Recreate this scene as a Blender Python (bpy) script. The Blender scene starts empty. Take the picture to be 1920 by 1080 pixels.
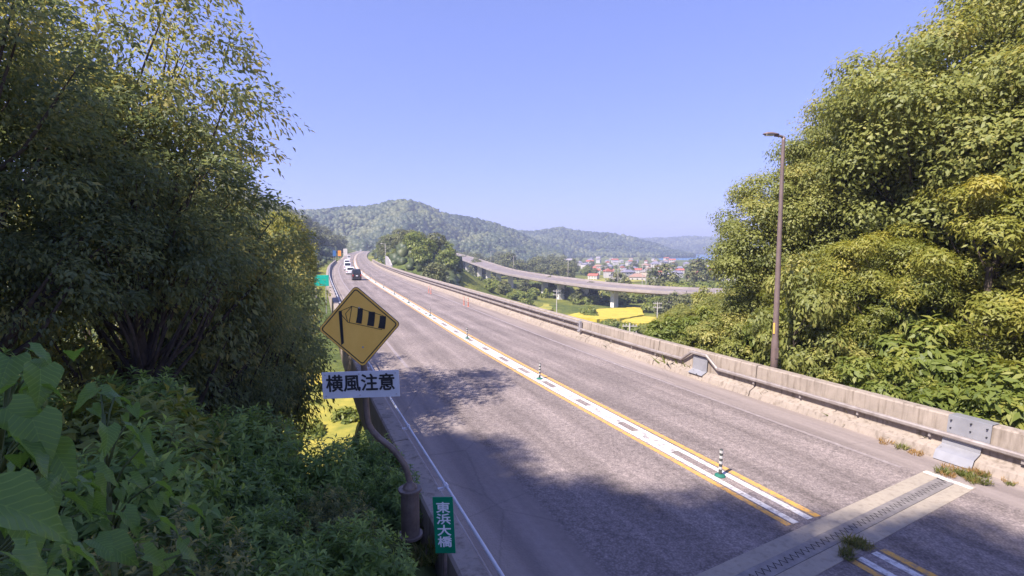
import bpy, math, random
import numpy as np
from mathutils import Vector, Matrix
R = math.radians
rnd = random.Random(7)
rng = np.random.default_rng(11)
scene = bpy.context.scene
COL = scene.collection

# ------------------------------------------------------------------ camera
F_PX, HORIZON, CAM_H = 950.0, 465.0, 5.5
PITCH = math.atan((540 - HORIZON) / F_PX)
cam_data = bpy.data.cameras.new('camera')
cam = bpy.data.objects.new('camera', cam_data); COL.objects.link(cam)
cam.location = (0, 0, CAM_H)
cam.rotation_euler = (math.pi / 2 - PITCH, 0, 0)
cam_data.sensor_width = 36.0
cam_data.lens = 36.0 * F_PX / 1920.0
cam_data.clip_start = 0.05
cam_data.clip_end = 9000
scene.camera = cam

# ------------------------------------------------------------------ sky, sun, exposure
SUN_ELEV = R(50)
SUN_DIR = Vector((-0.735 * math.cos(SUN_ELEV), -0.678 * math.cos(SUN_ELEV), math.sin(SUN_ELEV))).normalized()
world = bpy.data.worlds.new('World'); scene.world = world; world.use_nodes = True
wn = world.node_tree.nodes; wl = world.node_tree.links
bg = wn['Background']
sky = wn.new('ShaderNodeTexSky'); sky.sky_type = 'NISHITA'; sky.sun_disc = False
sky.sun_elevation = SUN_ELEV
sky.sun_rotation = math.atan2(SUN_DIR.x, SUN_DIR.y)
sky.air_density = 1.0; sky.dust_density = 0.2; sky.ozone_density = 6.0; sky.altitude = 50
tint = wn.new('ShaderNodeMix'); tint.data_type = 'RGBA'; tint.blend_type = 'MULTIPLY'
tint.inputs['Factor'].default_value = 1.0
tint.inputs['B'].default_value = (0.52, 0.505, 0.88, 1)
gam = wn.new('ShaderNodeGamma'); gam.inputs['Gamma'].default_value = 0.56     # softens the step from zenith to horizon
wl.new(sky.outputs[0], gam.inputs['Color']); wl.new(gam.outputs[0], tint.inputs['A']); wl.new(tint.outputs['Result'], bg.inputs['Color'])
bg.inputs['Strength'].default_value = 0.15
sun_data = bpy.data.lights.new('sun', 'SUN'); sun_data.energy = 3.05; sun_data.angle = R(0.55)
sun_data.color = (1.0, 0.905, 0.80)
sun = bpy.data.objects.new('sun', sun_data); COL.objects.link(sun)
sun.rotation_euler = (-SUN_DIR).to_track_quat('-Z', 'Y').to_euler()
sun.location = (-30, -30, 60)
vs = scene.view_settings
vs.view_transform = 'Standard'; vs.look = 'None'; vs.exposure = 1.82; vs.gamma = 1.0
scene.render.engine = 'CYCLES'
scene.cycles.use_denoising = True
scene.cycles.max_bounces = 9; scene.cycles.diffuse_bounces = 6; scene.cycles.glossy_bounces = 2
scene.cycles.transmission_bounces = 6; scene.cycles.transparent_max_bounces = 4; scene.cycles.volume_bounces = 0
scene.cycles.sample_clamp_indirect = 4.0

# ------------------------------------------------------------------ pixel -> point helpers
CP, SP = math.cos(PITCH), math.sin(PITCH)
def ray(px, py):
    a = (px - 960) / F_PX; b = (540 - py) / F_PX
    return Vector((a, CP + b * SP, -SP + b * CP))
def at_z(px, py, z=0.0):
    d = ray(px, py); t = (z - CAM_H) / d.z
    return Vector((0, 0, CAM_H)) + d * t
def at_y(px, py, Y):
    d = ray(px, py); return Vector((0, 0, CAM_H)) + d * (Y / d.y)
def sstep(a, b, x):
    t = np.clip((np.asarray(x, float) - a) / (b - a), 0, 1); return t * t * (3 - 2 * t)

# ------------------------------------------------------------------ value noise (numpy)
_perm = rng.random((256, 256))
def vnoise(x, y):
    x = np.asarray(x, float); y = np.asarray(y, float)
    xi = np.floor(x).astype(int); yi = np.floor(y).astype(int)
    fx = x - xi; fy = y - yi; fx = fx * fx * (3 - 2 * fx); fy = fy * fy * (3 - 2 * fy)
    a = _perm[xi & 255, yi & 255]; b = _perm[(xi + 1) & 255, yi & 255]
    c = _perm[xi & 255, (yi + 1) & 255]; d = _perm[(xi + 1) & 255, (yi + 1) & 255]
    return (a * (1 - fx) + b * fx) * (1 - fy) + (c * (1 - fx) + d * fx) * fy - 0.5
def fbm(x, y, o=4):
    v = 0; a = 1.0
    for i in range(o):
        v = v + a * vnoise(x * 2 ** i + 17.3 * i, y * 2 ** i + 5.1 * i); a *= 0.5
    return v

# ------------------------------------------------------------------ materials
def new_mat(name):
    m = bpy.data.materials.new(name); m.use_nodes = True
    return m, m.node_tree.nodes, m.node_tree.links, m.node_tree.nodes['Principled BSDF']
def ramp_node(n, stops):
    r = n.new('ShaderNodeValToRGB'); e = r.color_ramp.elements
    while len(e) < len(stops): e.new(0.5)
    for i, (p, c) in enumerate(stops):
        e[i].position = p; e[i].color = (*c, 1)
    return r
def mat_noise(name, c1, c2, scale=5.0, rough=0.8, metal=0.0, bump=0.0, bscale=None, detail=6, c3=None, spec=0.4, stretch=None):
    m, n, l, b = new_mat(name)
    tc = n.new('ShaderNodeTexCoord')
    src = tc.outputs['Object']
    if stretch:
        mp = n.new('ShaderNodeMapping'); mp.inputs['Scale'].default_value = stretch
        l.new(src, mp.inputs[0]); src = mp.outputs[0]
    t = n.new('ShaderNodeTexNoise'); t.inputs['Scale'].default_value = scale; t.inputs['Detail'].default_value = detail
    t.inputs['Roughness'].default_value = 0.65
    l.new(src, t.inputs['Vector'])
    st = [(0.33, c1), (0.67, c2)] if c3 is None else [(0.3, c1), (0.5, c2), (0.7, c3)]
    r = ramp_node(n, st); l.new(t.outputs['Fac'], r.inputs['Fac']); l.new(r.outputs['Color'], b.inputs['Base Color'])
    b.inputs['Roughness'].default_value = rough; b.inputs['Metallic'].default_value = metal
    b.inputs['Specular IOR Level'].default_value = spec
    if bump:
        t2 = n.new('ShaderNodeTexNoise'); t2.inputs['Scale'].default_value = bscale or scale * 4; t2.inputs['Detail'].default_value = 5
        l.new(src, t2.inputs['Vector'])
        bp = n.new('ShaderNodeBump'); bp.inputs['Strength'].default_value = bump; bp.inputs['Distance'].default_value = 0.02
        l.new(t2.outputs['Fac'], bp.inputs['Height']); l.new(bp.outputs['Normal'], b.inputs['Normal'])
    return m
def mat_leaf(name, dark, mid, light, trans=0.35, rough=0.5, spec=0.35):
    m, n, l, b = new_mat(name)
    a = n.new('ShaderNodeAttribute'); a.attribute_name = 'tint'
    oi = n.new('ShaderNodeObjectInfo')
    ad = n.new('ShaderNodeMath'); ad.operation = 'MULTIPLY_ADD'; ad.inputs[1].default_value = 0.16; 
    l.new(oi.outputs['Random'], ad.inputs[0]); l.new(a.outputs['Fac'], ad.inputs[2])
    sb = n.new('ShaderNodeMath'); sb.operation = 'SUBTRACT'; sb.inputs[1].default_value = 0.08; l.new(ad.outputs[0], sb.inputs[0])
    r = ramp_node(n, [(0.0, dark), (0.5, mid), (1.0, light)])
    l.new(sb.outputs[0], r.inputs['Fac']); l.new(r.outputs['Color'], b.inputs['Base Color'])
    b.inputs['Roughness'].default_value = rough; b.inputs['Specular IOR Level'].default_value = spec
    tr = n.new('ShaderNodeBsdfTranslucent')
    hs = n.new('ShaderNodeHueSaturation'); hs.inputs['Saturation'].default_value = 1.15; hs.inputs['Value'].default_value = 1.5; hs.inputs['Hue'].default_value = 0.485
    l.new(r.outputs['Color'], hs.inputs['Color']); l.new(hs.outputs['Color'], tr.inputs['Color'])
    mx = n.new('ShaderNodeMixShader'); mx.inputs[0].default_value = trans
    out = n['Material Output']
    l.new(b.outputs[0], mx.inputs[1]); l.new(tr.outputs[0], mx.inputs[2]); l.new(mx.outputs[0], out.inputs['Surface'])
    return m

M = {}
def asphalt():
    m, n, l, b = new_mat('asphalt')
    tc = n.new('ShaderNodeTexCoord'); src = tc.outputs['Object']
    big = n.new('ShaderNodeTexNoise'); big.inputs['Scale'].default_value = 0.35; big.inputs['Detail'].default_value = 4; l.new(src, big.inputs['Vector'])
    mid = n.new('ShaderNodeTexNoise'); mid.inputs['Scale'].default_value = 7; mid.inputs['Detail'].default_value = 5; mid.inputs['Roughness'].default_value = .75; l.new(src, mid.inputs['Vector'])
    vor = n.new('ShaderNodeTexVoronoi'); vor.inputs['Scale'].default_value = 25; l.new(src, vor.inputs['Vector'])
    at = n.new('ShaderNodeAttribute'); at.attribute_name = 'lat'      # metres across the road
    wv = n.new('ShaderNodeMapping')
    # wheel tracks: smoother and darker bands that follow the lanes
    s1 = n.new('ShaderNodeMath'); s1.operation = 'MULTIPLY'; s1.inputs[1].default_value = 3.49; l.new(at.outputs['Fac'], s1.inputs[0])
    s2 = n.new('ShaderNodeMath'); s2.operation = 'COSINE'; l.new(s1.outputs[0], s2.inputs[0])
    r1 = ramp_node(n, [(0.3, (.225, .19, .18)), (0.7, (.30, .253, .236))]); l.new(big.outputs['Fac'], r1.inputs['Fac'])
    r2 = ramp_node(n, [(0.3, (.50, .50, .51)), (0.72, (1.42, 1.4, 1.4))]); l.new(mid.outputs['Fac'], r2.inputs['Fac'])
    r3 = ramp_node(n, [(0.0, (1.32, 1.31, 1.3)), (0.75, (.6, .6, .61))]); l.new(vor.outputs['Distance'], r3.inputs['Fac'])
    m1 = n.new('ShaderNodeMix'); m1.data_type = 'RGBA'; m1.blend_type = 'MULTIPLY'; m1.inputs['Factor'].default_value = .8
    l.new(r1.outputs['Color'], m1.inputs['A']); l.new(r2.outputs['Color'], m1.inputs['B'])
    m2 = n.new('ShaderNodeMix'); m2.data_type = 'RGBA'; m2.blend_type = 'MULTIPLY'; m2.inputs['Factor'].default_value = .8
    l.new(m1.outputs['Result'], m2.inputs['A']); l.new(r3.outputs['Color'], m2.inputs['B'])
    mr = n.new('ShaderNodeMapRange'); mr.inputs[1].default_value = -1; mr.inputs[2].default_value = 1; mr.inputs[3].default_value = .86; mr.inputs[4].default_value = 1.07
    l.new(s2.outputs[0], mr.inputs[0])
    # paved shoulder outside |lat| 4.7: finer, plainer surface with dust
    ab = n.new('ShaderNodeMath'); ab.operation = 'ABSOLUTE'; l.new(at.outputs['Fac'], ab.inputs[0])
    sh = n.new('ShaderNodeMapRange'); sh.inputs[1].default_value = 4.55; sh.inputs[2].default_value = 4.75; l.new(ab.outputs[0], sh.inputs[0])
    ds = n.new('ShaderNodeMapRange'); ds.inputs[1].default_value = 5.6; ds.inputs[2].default_value = 6.3; l.new(ab.outputs[0], ds.inputs[0])
    m3 = n.new('ShaderNodeMix'); m3.data_type = 'RGBA'; m3.blend_type = 'MULTIPLY'; m3.inputs['Factor'].default_value = 1
    l.new(m2.outputs['Result'], m3.inputs['A']); l.new(mr.outputs[0], m3.inputs['B'])
    m4 = n.new('ShaderNodeMix'); m4.data_type = 'RGBA'; l.new(sh.outputs[0], m4.inputs['Factor']); l.new(m3.outputs['Result'], m4.inputs['A'])
    r4 = ramp_node(n, [(0.3, (.215, .18, .168)), (0.7, (.265, .222, .206))]); l.new(mid.outputs['Fac'], r4.inputs['Fac']); l.new(r4.outputs['Color'], m4.inputs['B'])
    dm = n.new('ShaderNodeMath'); dm.operation = 'MULTIPLY'; l.new(ds.outputs[0], dm.inputs[0]); l.new(big.outputs['Fac'], dm.inputs[1])
    m5 = n.new('ShaderNodeMix'); m5.data_type = 'RGBA'; l.new(dm.outputs[0], m5.inputs['Factor']); l.new(m4.outputs['Result'], m5.inputs['A'])
    m5.inputs['B'].default_value = (.4, .33, .27, 1)
    l.new(m5.outputs['Result'], b.inputs['Base Color'])
    lo = n.new('ShaderNodeAttribute'); lo.attribute_name = 'lon'
    cx = n.new('ShaderNodeCombineXYZ'); l.new(at.outputs['Fac'], cx.inputs[0])
    lm = n.new('ShaderNodeMath'); lm.operation = 'MULTIPLY'; lm.inputs[1].default_value = .06; l.new(lo.outputs['Fac'], lm.inputs[0]); l.new(lm.outputs[0], cx.inputs[1])
    tn = n.new('ShaderNodeTexNoise'); tn.inputs['Scale'].default_value = 2.2; tn.inputs['Detail'].default_value = 5; l.new(cx.outputs[0], tn.inputs['Vector'])
    rs = ramp_node(n, [(.3, (.78, .77, .77)), (.7, (1.2, 1.2, 1.2))]); l.new(tn.outputs['Fac'], rs.inputs['Fac'])
    # thin sealed cracks
    vc = n.new('ShaderNodeTexVoronoi'); vc.feature = 'DISTANCE_TO_EDGE'; vc.inputs['Scale'].default_value = .33
    wp = n.new('ShaderNodeMix'); wp.data_type = 'RGBA'; wp.inputs['Factor'].default_value = .12; l.new(src, wp.inputs['A']); l.new(mid.outputs['Color'], wp.inputs['B']); l.new(wp.outputs['Result'], vc.inputs['Vector'])
    rc_ = ramp_node(n, [(0, (.62, .62, .62)), (.006, (1, 1, 1))]); l.new(vc.outputs['Distance'], rc_.inputs['Fac'])
    m6 = n.new('ShaderNodeMix'); m6.data_type = 'RGBA'; m6.blend_type = 'MULTIPLY'; m6.inputs['Factor'].default_value = 1; l.new(m5.outputs['Result'], m6.inputs['A']); l.new(rs.outputs['Color'], m6.inputs['B'])
    m7 = n.new('ShaderNodeMix'); m7.data_type = 'RGBA'; m7.blend_type = 'MULTIPLY'; m7.inputs['Factor'].default_value = .6; l.new(m6.outputs['Result'], m7.inputs['A']); l.new(rc_.outputs['Color'], m7.inputs['B'])
    l.new(m7.outputs['Result'], b.inputs['Base Color'])
    b.inputs['Roughness'].default_value = .85; b.inputs['Specular IOR Level'].default_value = .3
    bp = n.new('ShaderNodeBump'); bp.inputs['Strength'].default_value = .55; bp.inputs['Distance'].default_value = .012
    l.new(vor.outputs['Distance'], bp.inputs['Height']); l.new(bp.outputs['Normal'], b.inputs['Normal'])
    return m
M['asphalt'] = asphalt()
def mat_paint(name, col, wear_col, lo, hi, scale=14):
    m, n, l, b = new_mat(name)
    tc = n.new('ShaderNodeTexCoord')
    t = n.new('ShaderNodeTexNoise'); t.inputs['Scale'].default_value = scale; t.inputs['Detail'].default_value = 6; t.inputs['Roughness'].default_value = .7
    l.new(tc.outputs['Object'], t.inputs['Vector'])
    r = ramp_node(n, [(lo, wear_col), (hi, col)]); l.new(t.outputs['Fac'], r.inputs['Fac']); l.new(r.outputs['Color'], b.inputs['Base Color'])
    b.inputs['Roughness'].default_value = .6
    bp = n.new('ShaderNodeBump'); bp.inputs['Strength'].default_value = .3; bp.inputs['Distance'].default_value = .01
    l.new(t.outputs['Fac'], bp.inputs['Height']); l.new(bp.outputs['Normal'], b.inputs['Normal'])
    return m
M['paint_white'] = mat_paint('paint_white', (.66, .63, .61), (.30, .265, .26), .34, .52, 9)
M['paint_block'] = mat_paint('paint_block', (.60, .57, .55), (.26, .225, .215), .38, .56, 6)
M['paint_worn'] = mat_paint('paint_worn', (.40, .35, .34), (.25, .21, .205), .5, .72, 4)
M['paint_orange'] = mat_paint('paint_orange', (.64, .35, .075), (.27, .20, .15), .36, .54, 9)
def concrete(name, c1, c2, stain):
    m, n, l, b = new_mat(name)
    tc = n.new('ShaderNodeTexCoord'); src = tc.outputs['Object']
    t = n.new('ShaderNodeTexNoise'); t.inputs['Scale'].default_value = 1.6; t.inputs['Detail'].default_value = 8; t.inputs['Roughness'].default_value = .7; l.new(src, t.inputs['Vector'])
    r = ramp_node(n, [(.3, c1), (.7, c2)]); l.new(t.outputs['Fac'], r.inputs['Fac'])
    mp = n.new('ShaderNodeMapping'); mp.inputs['Scale'].default_value = (5.5, 5.5, .35); l.new(src, mp.inputs[0])
    t2 = n.new('ShaderNodeTexNoise'); t2.inputs['Scale'].default_value = 1.6; t2.inputs['Detail'].default_value = 5; l.new(mp.outputs[0], t2.inputs['Vector'])
    f = n.new('ShaderNodeMapRange'); f.inputs[1].default_value = .5; f.inputs[2].default_value = .72; f.inputs[4].default_value = .75; l.new(t2.outputs['Fac'], f.inputs[0])
    mx = n.new('ShaderNodeMix'); mx.data_type = 'RGBA'; l.new(f.outputs[0], mx.inputs['Factor']); l.new(r.outputs['Color'], mx.inputs['A']); mx.inputs['B'].default_value = (*stain, 1)
    l.new(mx.outputs['Result'], b.inputs['Base Color']); b.inputs['Roughness'].default_value = .9
    t3 = n.new('ShaderNodeTexNoise'); t3.inputs['Scale'].default_value = 30; t3.inputs['Detail'].default_value = 4; l.new(src, t3.inputs['Vector'])
    bp = n.new('ShaderNodeBump'); bp.inputs['Strength'].default_value = .3; bp.inputs['Distance'].default_value = .01
    l.new(t3.outputs['Fac'], bp.inputs['Height']); l.new(bp.outputs['Normal'], b.inputs['Normal'])
    return m
M['concrete'] = concrete('concrete', (.25, .21, .18), (.36, .30, .255), (.13, .10, .075))
M['concrete_clean'] = concrete('concrete_clean', (.30, .26, .215), (.38, .325, .26), (.24, .20, .16))
M['concrete_far'] = mat_noise('concrete_far', (.28, .24, .23), (.38, .33, .315), .25, .9)
M['galv'] = mat_noise('galvanised_steel', (.36, .35, .38), (.50, .48, .52), 3, .5, .55, .08)
M['rail'] = mat_noise('weathered_rail', (.24, .20, .185), (.40, .36, .345), 2.5, .55, .35, .1)
M['rail_white'] = mat_noise('white_rail', (.55, .55, .58), (.70, .70, .74), 3, .5, .1)
M['pipe_brown'] = mat_noise('brown_pipe', (.12, .09, .075), (.20, .155, .13), 6, .5, .2, .1)
M['pole_brown'] = mat_noise('brown_lamp_pole', (.15, .11, .10), (.21, .155, .145), 2, .45, .2)
M['lamp_glass'] = mat_noise('lamp_glass', (.5, .5, .48), (.6, .6, .58), 4, .2)
M['steel_plate'] = mat_noise('zinc_plate', (.28, .28, .31), (.36, .36, .39), 2, .5, .4, .05)
M['joint_steel'] = mat_noise('joint_steel', (.20, .18, .18), (.32, .29, .28), 5, .6, .3, .2)
M['dark'] = mat_noise('dark_gap', (.012, .011, .011), (.03, .027, .025), 8, .9)
M['sign_yellow'] = mat_noise('sign_yellow', (.90, .52, .10), (.96, .58, .13), 3.5, .4, detail=8)
M['sign_black'] = mat_noise('sign_black', (.02, .02, .025), (.035, .035, .04), 6, .4)
M['sign_white'] = mat_noise('sign_white', (.74, .74, .78), (.80, .80, .84), 2, .35)
M['sign_back'] = mat_noise('sign_back', (.4, .39, .38), (.5, .49, .47), 4, .5, .4)
M['sign_green'] = mat_noise('sign_green', (.0, .19, .09), (.005, .235, .115), 3, .35)
M['sign_blue'] = mat_noise('sign_blue', (.03, .10, .28), (.04, .13, .33), 3, .4)
M['sign_orange'] = mat_noise('sign_orange', (.75, .24, .03), (.8, .3, .05), 3, .4)
M['teal'] = mat_noise('teal_panel', (.0, .28, .22), (.01, .36, .28), 3, .45)
M['band_white'] = mat_noise('dull_band', (.40, .39, .38), (.55, .54, .53), 8, .6)
M['post_dark'] = mat_noise('post_dark', (.045, .05, .05), (.08, .085, .08), 8, .6)
M['post_green'] = mat_noise('post_green', (.02, .12, .09), (.03, .17, .12), 8, .5)
M['post_red'] = mat_noise('post_red', (.50, .14, .09), (.6, .2, .13), 8, .5)
M['bark'] = mat_noise('bark', (.045, .034, .026), (.115, .09, .07), 7, .95, 0, .6, 16, stretch=(1, 1, .25))
M['twig'] = mat_noise('green_stem', (.06, .09, .03), (.10, .13, .05), 9, .7)
M['soil'] = mat_noise('soil', (.07, .05, .035), (.16, .12, .085), 3, .95, 0, .5, 12, c3=(.10, .10, .045))
M['leaf_left'] = mat_leaf('leaf_dark_evergreen', (.11, .145, .072), (.20, .235, .10), (.48, .41, .12), .5)  # warm last colour paints sunlight onto the crown tips
M['leaf_right'] = mat_leaf('leaf_oak', (.125, .15, .045), (.24, .26, .07), (.42, .38, .12), .36)
M['leaf_yellow'] = mat_leaf('leaf_yellow_green', (.13, .155, .03), (.24, .25, .05), (.42, .37, .08), .35)
M['leaf_lush'] = mat_leaf('leaf_lush', (.09, .125, .03), (.17, .21, .045), (.30, .30, .07), .36)
M['leaf_shrub'] = mat_leaf('leaf_shrub', (.10, .165, .055), (.18, .275, .08), (.33, .44, .12), .48, .45, .35)
M['leaf_big'] = mat_leaf('leaf_big', (.05, .10, .04), (.085, .15, .055), (.14, .22, .07), .35, .45, .45)
M['leaf_far'] = mat_leaf('leaf_far', (.07, .085, .035), (.125, .14, .052), (.22, .21, .08), .25)
M['leaf_hill'] = mat_leaf('leaf_hill', (.022, .036, .018), (.052, .074, .032), (.12, .132, .05), .1)
M['grass'] = mat_leaf('grass_blade', (.07, .10, .025), (.14, .16, .04), (.30, .24, .09), .3)
M['dry_grass'] = mat_leaf('dry_blade', (.20, .12, .05), (.32, .20, .08), (.42, .30, .12), .3)
M['rice'] = mat_noise('rice_crop', (.36, .29, .04), (.52, .42, .055), .3, .9, 0, .8, 3)
M['rice_green'] = mat_noise('green_crop', (.17, .19, .035), (.40, .34, .06), .35, .9, 0, .9, 3)
M['dirt_field'] = mat_noise('pale_field', (.48, .37, .20), (.60, .46, .25), .3, .95, 0, .3, 2)
M['water'] = mat_noise('sea_water', (.02, .11, .24), (.03, .15, .30), .02, .22)
M['car_white'] = mat_noise('white_paint', (.72, .72, .73), (.78, .78, .79), 2, .25, 0, spec=.6)
M['car_dark'] = mat_noise('dark_grey_paint', (.045, .043, .045), (.06, .057, .06), 2, .25, .3, spec=.6)
M['car_silver'] = mat_noise('silver_paint', (.42, .42, .44), (.5, .5, .52), 2, .3, .5)
M['glass_dark'] = mat_noise('dark_glass', (.015, .017, .02), (.03, .033, .036), 2, .08, 0, spec=.7)
M['tyre'] = mat_noise('tyre_rubber', (.015, .015, .015), (.03, .03, .03), 9, .85)
M['red_lens'] = mat_noise('red_lens', (.45, .02, .015), (.55, .03, .02), 9, .25)
M['wall_white'] = mat_noise('house_white', (.42, .39, .38), (.55, .52, .50), .8, .9)
M['wall_cream'] = mat_noise('house_cream', (.42, .35, .28), (.52, .44, .36), .8, .9)
M['wall_grey'] = mat_noise('house_grey', (.34, .32, .33), (.42, .40, .41), .8, .9)
M['roof_red'] = mat_noise('roof_red', (.34, .10, .075), (.44, .15, .11), 1.5, .7, 0, .2, 4)
M['roof_blue'] = mat_noise('roof_slate', (.17, .16, .22), (.25, .235, .30), 1.5, .6, 0, .2, 4)
M['roof_brown'] = mat_noise('roof_brown', (.26, .16, .12), (.35, .22, .17), 1.5, .7, 0, .2, 4)
M['roof_grey'] = mat_noise('roof_grey', (.30, .27, .30), (.40, .36, .39), 1.5, .6, 0, .2, 4)
M['panel_white'] = mat_noise('pale_panel', (.6, .57, .56), (.7, .67, .65), .8, .8)
M['asphalt_far'] = mat_noise('far_asphalt', (.17, .145, .14), (.23, .195, .19), .2, .9)
M['plate_white'] = mat_noise('plate_white', (.55, .57, .63), (.64, .66, .72), 2.5, .4)
M['pole_grey'] = mat_noise('concrete_pole', (.42, .39, .37), (.52, .48, .46), 2, .8)

# ------------------------------------------------------------------ object helpers
def tag(o, label=None, cat=None, group=None, kind=None):
    if label: o['label'] = label
    if cat: o['category'] = cat
    if group: o['group'] = group
    if kind: o['kind'] = kind
    return o
def empty(name, loc, label, cat, group=None, rz=0.0):
    o = bpy.data.objects.new(name, None); COL.objects.link(o)
    o.location = loc; o.rotation_euler = (0, 0, rz); o.empty_display_size = .3
    return tag(o, label, cat, group)
def link(name, me, parent=None, loc=None, rot=None, scale=None):
    o = bpy.data.objects.new(name, me); COL.objects.link(o)
    if parent: o.parent = parent
    if loc is not None: o.location = loc
    if rot is not None: o.rotation_euler = rot
    if scale is not None: o.scale = scale
    return o
def copy_tree(o, parent=None):
    c = o.copy(); COL.objects.link(c); c.parent = parent
    for ch in list(o.children): copy_tree(ch, c)
    return c
class MB:
    def __init__(s): s.v = []; s.f = []; s.lat = None
    def add(s, verts, faces):
        k = len(s.v); s.v += [tuple(p) for p in verts]; s.f += [tuple(k + i for i in f) for f in faces]; return s
    def box(s, c, d, mat=None, taper=1.0):
        x, y, z = d[0] / 2, d[1] / 2, d[2] / 2
        vs = [Vector((sx * x * (taper if sz > 0 else 1), sy * y * (taper if sz > 0 else 1), sz * z)) for sz in (-1, 1) for sx, sy in ((-1, -1), (1, -1), (1, 1), (-1, 1))]
        if mat is not None: vs = [mat @ v for v in vs]
        vs = [v + Vector(c) for v in vs]
        return s.add(vs, [(3, 2, 1, 0), (4, 5, 6, 7), (0, 1, 5, 4), (1, 2, 6, 5), (2, 3, 7, 6), (3, 0, 4, 7)])
    def tube(s, pts, rad, n=10, cap=True):
        pts = [Vector(p) for p in pts]
        if not hasattr(rad, '__len__'): rad = [rad] * len(pts)
        rings = []; prev = None
        for i, p in enumerate(pts):
            t = (pts[min(i + 1, len(pts) - 1)] - pts[max(i - 1, 0)]).normalized()
            a = prev if prev is not None else (Vector((1, 0, 0)) if abs(t.x) < .8 else Vector((0, 1, 0)))
            a = (a - t * a.dot(t)).normalized(); prev = a; b = t.cross(a)
            rings.append([p + (a * math.cos(2 * math.pi * k / n) + b * math.sin(2 * math.pi * k / n)) * rad[i] for k in range(n)])
        vs = [v for r in rings for v in r]
        fs = [(i * n + k, i * n + (k + 1) % n, (i + 1) * n + (k + 1) % n, (i + 1) * n + k) for i in range(len(pts) - 1) for k in range(n)]
        if cap: fs += [tuple(range(n - 1, -1, -1)), tuple((len(pts) - 1) * n + k for k in range(n))]
        return s.add(vs, fs)
    def loft(s, rings, closed=True, cap=True):
        n = len(rings[0]); vs = [v for r in rings for v in r]; fs = []
        for i in range(len(rings) - 1):
            for k in range(n if closed else n - 1):
                fs.append((i * n + k, i * n + (k + 1) % n, (i + 1) * n + (k + 1) % n, (i + 1) * n + k))
        if cap and closed: fs += [tuple(range(n - 1, -1, -1)), tuple((len(rings) - 1) * n + k for k in range(n))]
        return s.add(vs, fs)
    def prism(s, poly, z0, z1, mat=None):
        n = len(poly); vs = [Vector((x, y, z0)) for x, y in poly] + [Vector((x, y, z1)) for x, y in poly]
        if mat is not None: vs = [mat @ v for v in vs]
        return s.add(vs, [tuple(range(n - 1, -1, -1)), tuple(range(n, 2 * n))] + [(k, (k + 1) % n, n + (k + 1) % n, n + k) for k in range(n)])
    def mesh(s, name, mat, smooth=False):
        me = bpy.data.meshes.new(name); me.from_pydata(s.v, [], s.f)
        import bmesh as _b
        bm = _b.new(); bm.from_mesh(me); _b.ops.recalc_face_normals(bm, faces=bm.faces); bm.to_mesh(me); bm.free()
        if mat: me.materials.append(M[mat] if isinstance(mat, str) else mat)
        if smooth: me.polygons.foreach_set('use_smooth', [True] * len(me.polygons))
        me.update(); return me
    def build(s, name, mat, parent=None, smooth=False, bevel=0, **kw):
        o = link(name, s.mesh(name, mat, smooth), parent, **kw)
        if bevel:
            bv = o.modifiers.new('bevel', 'BEVEL'); bv.width = bevel; bv.segments = 2; bv.limit_method = 'ANGLE'
        return o
def quads_mesh(name, V, nq, mat, tint=None):
    """V: (nq*4,3) array, each 4 a quad"""
    me = bpy.data.meshes.new(name)
    me.vertices.add(nq * 4); me.vertices.foreach_set('co', V.astype(np.float32).ravel())
    me.loops.add(nq * 4); me.loops.foreach_set('vertex_index', np.arange(nq * 4, dtype=np.int32))
    me.polygons.add(nq); me.polygons.foreach_set('loop_start', np.arange(0, nq * 4, 4, dtype=np.int32))
    try: me.polygons.foreach_set('loop_total', np.full(nq, 4, dtype=np.int32))
    except Exception: pass
    if tint is not None:
        a = me.attributes.new('tint', 'FLOAT', 'POINT'); a.data.foreach_set('value', np.repeat(tint, 4).astype(np.float32))
    me.materials.append(M[mat]); me.update(calc_edges=True); me.validate()
    return me
def nrmz(a): return a / (np.linalg.norm(a, axis=-1, keepdims=True) + 1e-9)
def leaves(name, P, D, N, L, W, tint, mat, curl=.15):
    D = nrmz(D); S = nrmz(np.cross(D, N)); U = np.cross(S, D)
    L = L[:, None]; W = W[:, None]
    b = P; t = P + D * L - U * L * curl; md = P + D * L * .45 + U * L * .04
    V = np.stack([b, md + S * W * .5, t, md - S * W * .5], 1).reshape(-1, 3)
    return quads_mesh(name, V, len(P), mat, tint)
def rdir(n):
    return nrmz(rng.normal(size=(n, 3)))
def grid_mesh(name, X, Y, Z, mat, smooth=True):
    ny, nx = X.shape
    me = bpy.data.meshes.new(name); V = np.stack([X, Y, Z], -1).reshape(-1, 3)
    idx = np.arange(nx * ny).reshape(ny, nx)
    Q = np.stack([idx[:-1, :-1], idx[:-1, 1:], idx[1:, 1:], idx[1:, :-1]], -1).reshape(-1, 4)
    me.vertices.add(len(V)); me.vertices.foreach_set('co', V.astype(np.float32).ravel())
    me.loops.add(Q.size); me.loops.foreach_set('vertex_index', Q.astype(np.int32).ravel())
    me.polygons.add(len(Q)); me.polygons.foreach_set('loop_start', np.arange(0, Q.size, 4, dtype=np.int32))
    me.polygons.foreach_set('use_smooth', np.full(len(Q), smooth))
    me.materials.append(M[mat] if isinstance(mat, str) else mat); me.update(calc_edges=True); me.validate()
    return me

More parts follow.
